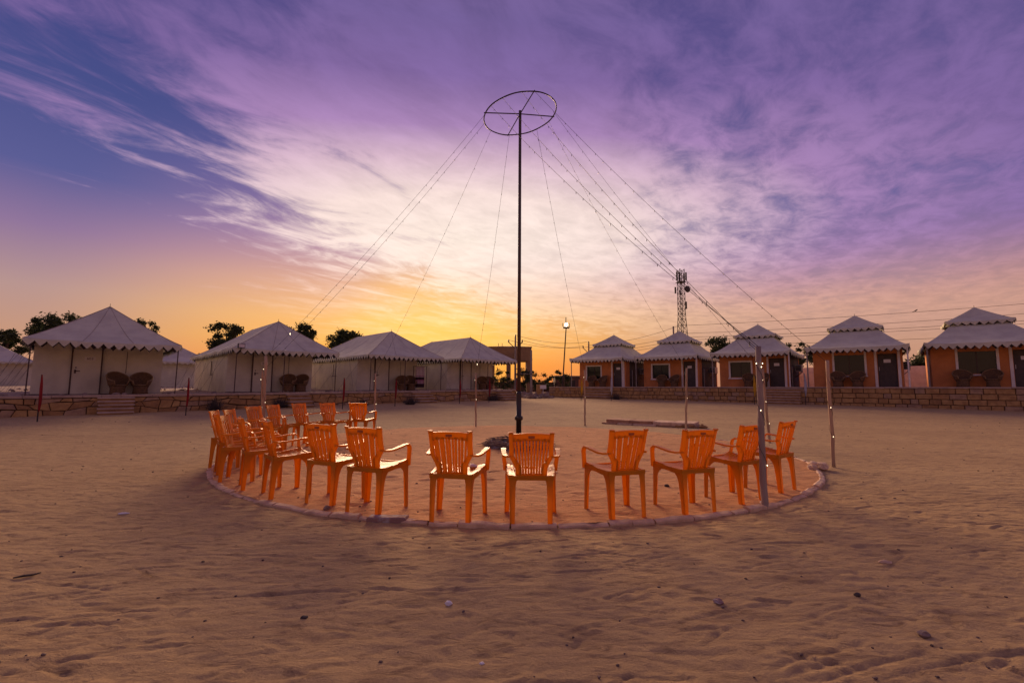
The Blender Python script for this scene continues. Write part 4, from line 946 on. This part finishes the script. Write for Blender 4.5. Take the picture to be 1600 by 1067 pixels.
m = MB(); m.tube([(1.35,-.55,H-5.0),(1.4,-.75,H-5.0),(1.42,-.85,H-5.0)], [.85,.82,.4], 16); m.tube([(.6,-.3,H-5),(1.35,-.55,H-5)], .06, 4); m.build('dish', 'steel_black', o)
m = MB(); m.box(-.95,.95,-.95,.95,H-3.3,H-3.2); m.build('platform', 'steel_black', o)
# power lines running off to the right behind the huts
wl = [((1060,509),(1600,472)), ((1070,521),(1600,487.5)), ((1070,527),(1600,498.5)), ((1070,531),(1600,503)), ((1070,540),(1600,519))]
LN = ['topmost','second highest','middle','second lowest','lowest']
for k, (p0, p1) in enumerate(wl):
    a_, c_ = at(*p0, 66), at(*p1, 58); e = c_+(c_-a_)*0.25; m = MB(); m.tube([(a_.lerp(e, i/16))-Vector((0,0,0.35*4*(i/16)*(1-i/16))) for i in range(17)], .022, 4)
    tag(m.build('power_line', 'wire'), LN[k]+' of the power lines strung behind the huts', 'power line', 'power lines')
    l0 = D2[0]+Vector((0,0,D2[1]-.2-.35*k)); 
    m = MB(); m.tube([l0.lerp(a_, i/10)-Vector((0,0,0.5*4*(i/10)*(1-i/10))) for i in range(11)], .02, 4); tag(m.build('power_line', 'wire'), LN[k]+' cable between the forked pole and the bare pole top', 'power line', 'power lines')
for k in range(3):
    a_ = A[0]+Vector(((-.7,.7,0)[k],0,A[1]-(.3,.3,-.25)[k])); c_ = D2[0]+Vector(((-.7,.7,0)[k],0,D2[1]-(.3,.3,-.25)[k])); m = MB(); m.tube([a_.lerp(c_, i/10)-Vector((0,0,0.5*4*(i/10)*(1-i/10))) for i in range(11)], .018, 4)
    tag(m.build('power_line', 'wire'), ('left','right','top')[k]+'-arm cable between the two forked utility poles', 'power line', 'power lines')
q0, q1 = at(1060,509,66), at(1600,472,58); q1 = q1+(q1-q0)*0.25
bt = 0.0
for i in range(200):
    v = q0.lerp(q1, i/200)-Vector((0,0,0.35*4*(i/200)*(1-i/200))); pr = CM.transposed() @ (v-Vector((0,0,EYE)))
    if 800+F*pr.x/-pr.z >= 1431: break
bd = thing('perched_bird', 'small dark bird perched on the topmost power line', 'bird', tuple(v), R(-20))
m = MB(); m.tube([(-.22,0,.10),(-.1,0,.15),(0,0,.20),(.1,0,.26),(.15,0,.31),(.2,0,.33)], [.012,.05,.085,.065,.05,.02], 8); m.tube([(.19,0,.33),(.26,0,.32)],[.015,.003],5); m.tube([(-.08,0,.13),(-.38,0,.03)],[.04,.025],5); m.tube([(0,.02,.14),(0,.02,-.01)],.008,4); m.tube([(.02,-.02,.14),(.02,-.02,-.01)],.008,4); m.build('body', 'feather', bd, True)

# ------------------------------------------------------------------ trees and shrubs
def tree(name, label, base, H, cw, ch, seed, leafm='leaf', nclump=26, nleaf=190, leaf=0.20, cat='tree', group='trees behind the terraces', lean=0.0, trunk=True):
    rr = random.Random(seed); o = thing(name, label, cat, tuple(base), 0, group); cz = H-ch/2
    cl = []
    for k in range(nclump):
        a_ = rr.uniform(0, 2*math.pi); r_ = math.sqrt(rr.random())*cw/2*1.02; z = rr.uniform(-1, 1)
        w_ = math.sqrt(max(0.05, 1-z*z*0.75)); cl.append(Vector((lean+r_*w_*math.cos(a_), r_*w_*math.sin(a_)*0.9, cz+z*ch/2*0.84)))
    if trunk:
        m = MB(); tb_ = [Vector((0,0,-.4)), Vector((rr.uniform(-.1,.1),0,cz*.35)), Vector((lean*.5,0,cz*.75)), Vector((lean,0,cz))]; r0 = 0.035*H
        m.tube(tb_, [r0*1.2, r0, r0*.75, r0*.4], 8)
        for c in cl[::2]: m.tube([tb_[2], tb_[2].lerp(c, .5)+Vector((0,0,.15)), c], [r0*.42, r0*.25, r0*.08], 5)
        m.build('trunk', 'bark', o)
    vs_, fs = [], []; R_ = np.random.default_rng(seed)
    for c in cl:
        s = rr.uniform(.45, 1.25)*cw*0.105
        p = R_.normal(0, 1, (nleaf, 3))*np.array([s, s, s*.72])*0.62+np.array(c)
        a1 = R_.normal(0, 1, (nleaf, 3)); a1 /= np.linalg.norm(a1, axis=1)[:,None]; a2 = np.cross(a1, R_.normal(0, 1, (nleaf, 3))); a2 /= np.linalg.norm(a2, axis=1)[:,None]
        l = leaf*R_.uniform(.6, 1.25, (nleaf, 1))
        for q in np.stack([p-a1*l, p+a2*l*.42, p+a1*l, p-a2*l*.42], 1): fs.append(tuple(range(len(vs_), len(vs_)+4))); vs_ += [tuple(w) for w in q]
    m = MB(); m.add(vs_, fs); m.build('crown', leafm, o); return o
def ptree(px, top, w_px, h_px, Y, label, seed, **kw):
    b = gplace(px, Y); H = at(px, top, Y).z-b.z; tree('leafy_tree', label, b, H, w_px/F*Y, h_px/F*Y, seed, **kw)
ptree(82, 491, 66, 56, 58, 'dark leafy tree rising behind the roof of tent 603', 1, nclump=40)
ptree(4, 515, 58, 46, 56, 'low dark tree beside the rear-row tent left of tent 603', 2, nclump=30)
ptree(214, 499, 44, 30, 60, 'sparse dark tree top just showing over the far slope of the 603 roof', 3, nclump=12, nleaf=70)
ptree(352, 504, 60, 50, 60, 'dark leafy tree behind the ridge end of the 604 roof', 4, nclump=36)
ptree(466, 505, 48, 50, 62, 'dark leafy tree behind the front slope of the 604 roof', 5, nclump=32)
ptree(538, 517, 56, 38, 66, 'dark leafy tree behind the roof of the tent with the striped towel', 6, nclump=30)
ptree(1130, 528, 58, 40, 62, 'dark bushy tree between the mast-side hut and the hut with broad steps', 7, nclump=34, nleaf=90)
ptree(1252, 534, 56, 40, 58, 'thin brownish tree behind the hut with broad steps', 8, nclump=18, nleaf=60)
ptree(1295, 530, 40, 40, 56, 'dark bush top behind the hut before the leafy gap', 12, nclump=16, nleaf=70)
ptree(1440, 549, 74, 50, 46, 'mid green tree filling the leafy gap between the two end huts', 9, leafm='leaf_pale', nclump=36)
ptree(318, 545, 40, 40, 60, 'bare thin twiggy tree beside the 604 roof eave', 13, nclump=10, nleaf=40)
def shrub(px, Y, top, w_px, label, seed, **kw):
    b = gplace(px, Y); H = max(.6, at(px, top, Y).z-b.z); tree('shrub', label, b, H, w_px/F*Y, H*1.0, seed, cat='shrub', group='shrubs by the water tank', nleaf=90, leaf=.13, **kw)
shrub(868, 56, 578, 46, 'dark green shrub right of the short grey pole', 20, nclump=24); shrub(818, 55, 574, 40, 'dark shrub under the water tank', 21, nclump=22); shrub(783, 52, 578, 40, 'dark bushy shrub close behind the tank-side tent', 22, nclump=22); shrub(845, 60, 588, 34, 'low dark shrub between the tank and the boundary wall', 23, nclump=14)
def dry_bush(p, r_, h, label, seed):
    rr = random.Random(seed); o = thing('dry_bush', label, 'bush', tuple(p), 0, 'dry bushes at the terrace foot'); m = MB()
    for k in range(150):
        a_ = rr.uniform(0,6.28); e = rr.uniform(.25,1.5); L = rr.uniform(.5,1)*r_; d = Vector((math.cos(a_)*math.cos(e), math.sin(a_)*math.cos(e), math.sin(e)*h/r_)); s = Vector((rr.uniform(-.3,.3)*r_, rr.uniform(-.2,.2)*r_, -.02))
        m.tube([s, s+d*L*.5+Vector((rr.uniform(-.05,.05),0,.02)), s+d*L+Vector((rr.uniform(-.08,.08),rr.uniform(-.08,.08),-.03))], [.014,.010,.004], 3)
    m.build('twig', 'dry_bush', o)
for px, by, r_, h, lab in ((640,632,.7,.6,'dry grey bush beside the steps of the tent with the towel'), (770,626,.75,.6,'dry grey bush beside the terrace-end steps'), (963,624,.6,.6,'dry bush behind the pale flag near the lamp-pole hut'), (437,637,.55,.6,'dry bush beside the 604 tent steps'), (335,641,.5,.7,'dry bush at the terrace foot left of the tall pale post'), (566,634,.5,.45,'dry bush at the terrace foot beyond the last chair')):
    h_ = gp(px, by); dry_bush(h_, r_, h, lab, int(px))
# rubble and blocks between the terraces
rr = random.Random(8); c0 = gplace(845, 42)
m = MB()
for k in range(170):
    p = gplace(rr.uniform(815, 862), rr.uniform(38, 52)); blob(m, (p.x, p.y, p.z+rr.uniform(-.02,.25)*rr.random()), (rr.uniform(.08,.32), rr.uniform(.08,.28), rr.uniform(.05,.2)), k, nu=6, nv=4, jit=.25)
o = m.build('rubble', 'rubble'); stuff(o); tag(o, 'scattered grey rubble on the ground between the two terraces', 'rubble')
for px, by, ty, w_, mt, lab in ((842,614,600.5,.24,'sandstone','tan squared stone block standing among the rubble'), (848.5,607.5,601.5,.30,'paper','small white board standing among the rubble')):
    b = gplace(px, 44); z1 = at(px, ty, 44).z-b.z; z0 = 0 if w_ < .25 else at(px, by, 44).z-b.z
    m = MB(); m.loft([[(-w_,-.12,z0-.1*(z0 == 0)),(w_,-.12,z0-.1*(z0 == 0)),(w_,.12,z0-.1*(z0 == 0)),(-w_,.12,z0-.1*(z0 == 0))],[(-w_*.96,-.11,z1),(w_*.96,-.11,z1),(w_*.96,.11,z1),(-w_*.96,.11,z1)]])
    if z0: m.tube([(0,0,-.1),(0,0,z0+.02)],.04,5)
    o = tag(m.build('stone_block' if z0 == 0 else 'white_board', mt), lab, 'block' if z0 == 0 else 'board'); o.location = b
# whitewashed wall running behind the huts
o = thing('whitewashed_wall', 'low whitewashed wall seen in the gaps behind the orange huts', 'wall', tuple(pt(RF, 20, 4.6, zr(20)-0.05)), R(-39)); m = MB()
rows = [[(-9+22*i/60, 0.03*math.sin(i*1.3), z0+0.06*math.sin(i*0.7)*(z0 > 1)) for i in range(61)] for z0 in (-0.3, 0.6, 1.55)]; m.grid(rows); rows2 = [[(x, 0.22, z) for x, y, z in rows[2]], [(x, 0.22, -0.3) for x, y, z in rows[2]]]; m.grid([rows[2]]+rows2); m.build('wall', 'white_paint', o)
# pale pile behind the end huts
o = thing('earth_mound', 'pale whitewashed mound in the leafy gap between the end huts', 'mound', tuple(gplace(1432, 45))); m = MB(); blob(m, (0,0,.9), (2.6,1.6,1.7), 5, nu=16, nv=10, jit=.06); m.build('heap', 'rubble', o, True)
# loose stones and weeds strewn on the tent terrace edge
m = MB(); rr = random.Random(12)
for k in range(260):
    t = rr.uniform(-6, lt1-1); off = LO+rr.uniform(.6, 1.2) if rr.random() < .25 else rr.uniform(6, 20); p = pt(LF, t, off, zl(t)+(0.30*max(0,(off-LO-3)/43))); blob(m, p+Vector((0,0,.02)), (rr.uniform(.04,.16),rr.uniform(.04,.14),rr.uniform(.03,.09)), k, nu=6, nv=4, jit=.25)
o = m.build('terrace_stones', 'rubble'); stuff(o); tag(o, 'loose stones strewn over the tent terrace', 'stones')

# ------------------------------------------------------------------ litter and pebbles on the sand
m = MB(); rr = random.Random(15)
for k in range(420):
    y = 2.2+16*rr.random()**1.7; x = rr.uniform(-1.2,1.2)*(y+.5); s = rr.uniform(.003,.009)*(1+.06*y); z = surf(x, y)
    blob(m, (x, y, z+s*.25), (s*rr.uniform(.8,1.6), s, s*.6), k, nu=5, nv=4, jit=.25)
o = m.build('pebbles', 'pebble'); stuff(o); tag(o, 'small dark pebbles and crumbs scattered over the sand', 'pebbles')
def litter(px, py, r_, mt, name, label, cat, seed, rot=0):
    p = gp(px, py); m = MB(); blob(m, (0,0,r_[2]*.5), r_, seed, nu=8, nv=6, jit=.18); o = tag(m.build(name, mt), label, cat); o.location = p; o.rotation_euler = (0,0,R(rot))
litter(701, 943, (.022,.018,.016), 'white_litter', 'white_pebble', 'small round white pebble lying alone on the foreground sand', 'pebble', 1)
litter(1340, 931, (.022,.017,.014), 'stick', 'dark_stone', 'small black stone on the sand beyond the thick grey post', 'stone', 2)
litter(475, 966, (.022,.014,.010), 'stick', 'dark_stone', 'small black stone on the sand below the left chairs, among drag marks', 'stone', 3)
litter(1383, 878, (.045,.03,.014), 'kerb_stone', 'flat_stone', 'small flat pale stone on the sand past the crumbled kerb', 'stone', 4)
litter(1122, 940, (.03,.03,.014), 'clay_brick', 'brick_chip', 'reddish chip of brick on the sand before the thick grey post', 'brick chip', 5)
litter(1443, 990, (.032,.024,.018), 'rubble', 'grey_stone', 'lumpy grey stone in the foreground sand', 'stone', 6)
litter(1191, 790, (.025,.02,.02), 'white_litter', 'white_scrap', 'white scrap at the foot of the thick grey post', 'litter', 7)
litter(510, 799, (.035,.03,.026), 'rubble', 'round_stone', 'round grey stone inside the kerb beside the orange chairs', 'stone', 8)
litter(1042, 763.5, (.035,.028,.02), 'stick', 'dark_clod', 'dark clod on the red sand between the orange chairs', 'clod', 9)
litter(193, 804, (.05,.02,.010), 'white_litter', 'white_scrap', 'flat white scrap on the open sand by the left of the kerb', 'litter', 10, 10)
litter(753, 1034, (.012,.010,.006), 'white_litter', 'bottle_cap', 'tiny pinkish white cap on the foreground sand', 'cap', 11)
p = gp(43, 900); m = MB(); m.tube([(-.065,-.03,.004),(-.015,-.01,.010),(.025,.012,.008),(.06,.03,.016)], [.004,.008,.007,.003], 6); o = tag(m.build('dead_stick', 'stick'), 'short black dead stick lying on the sand far from the chairs', 'stick'); o.location = p
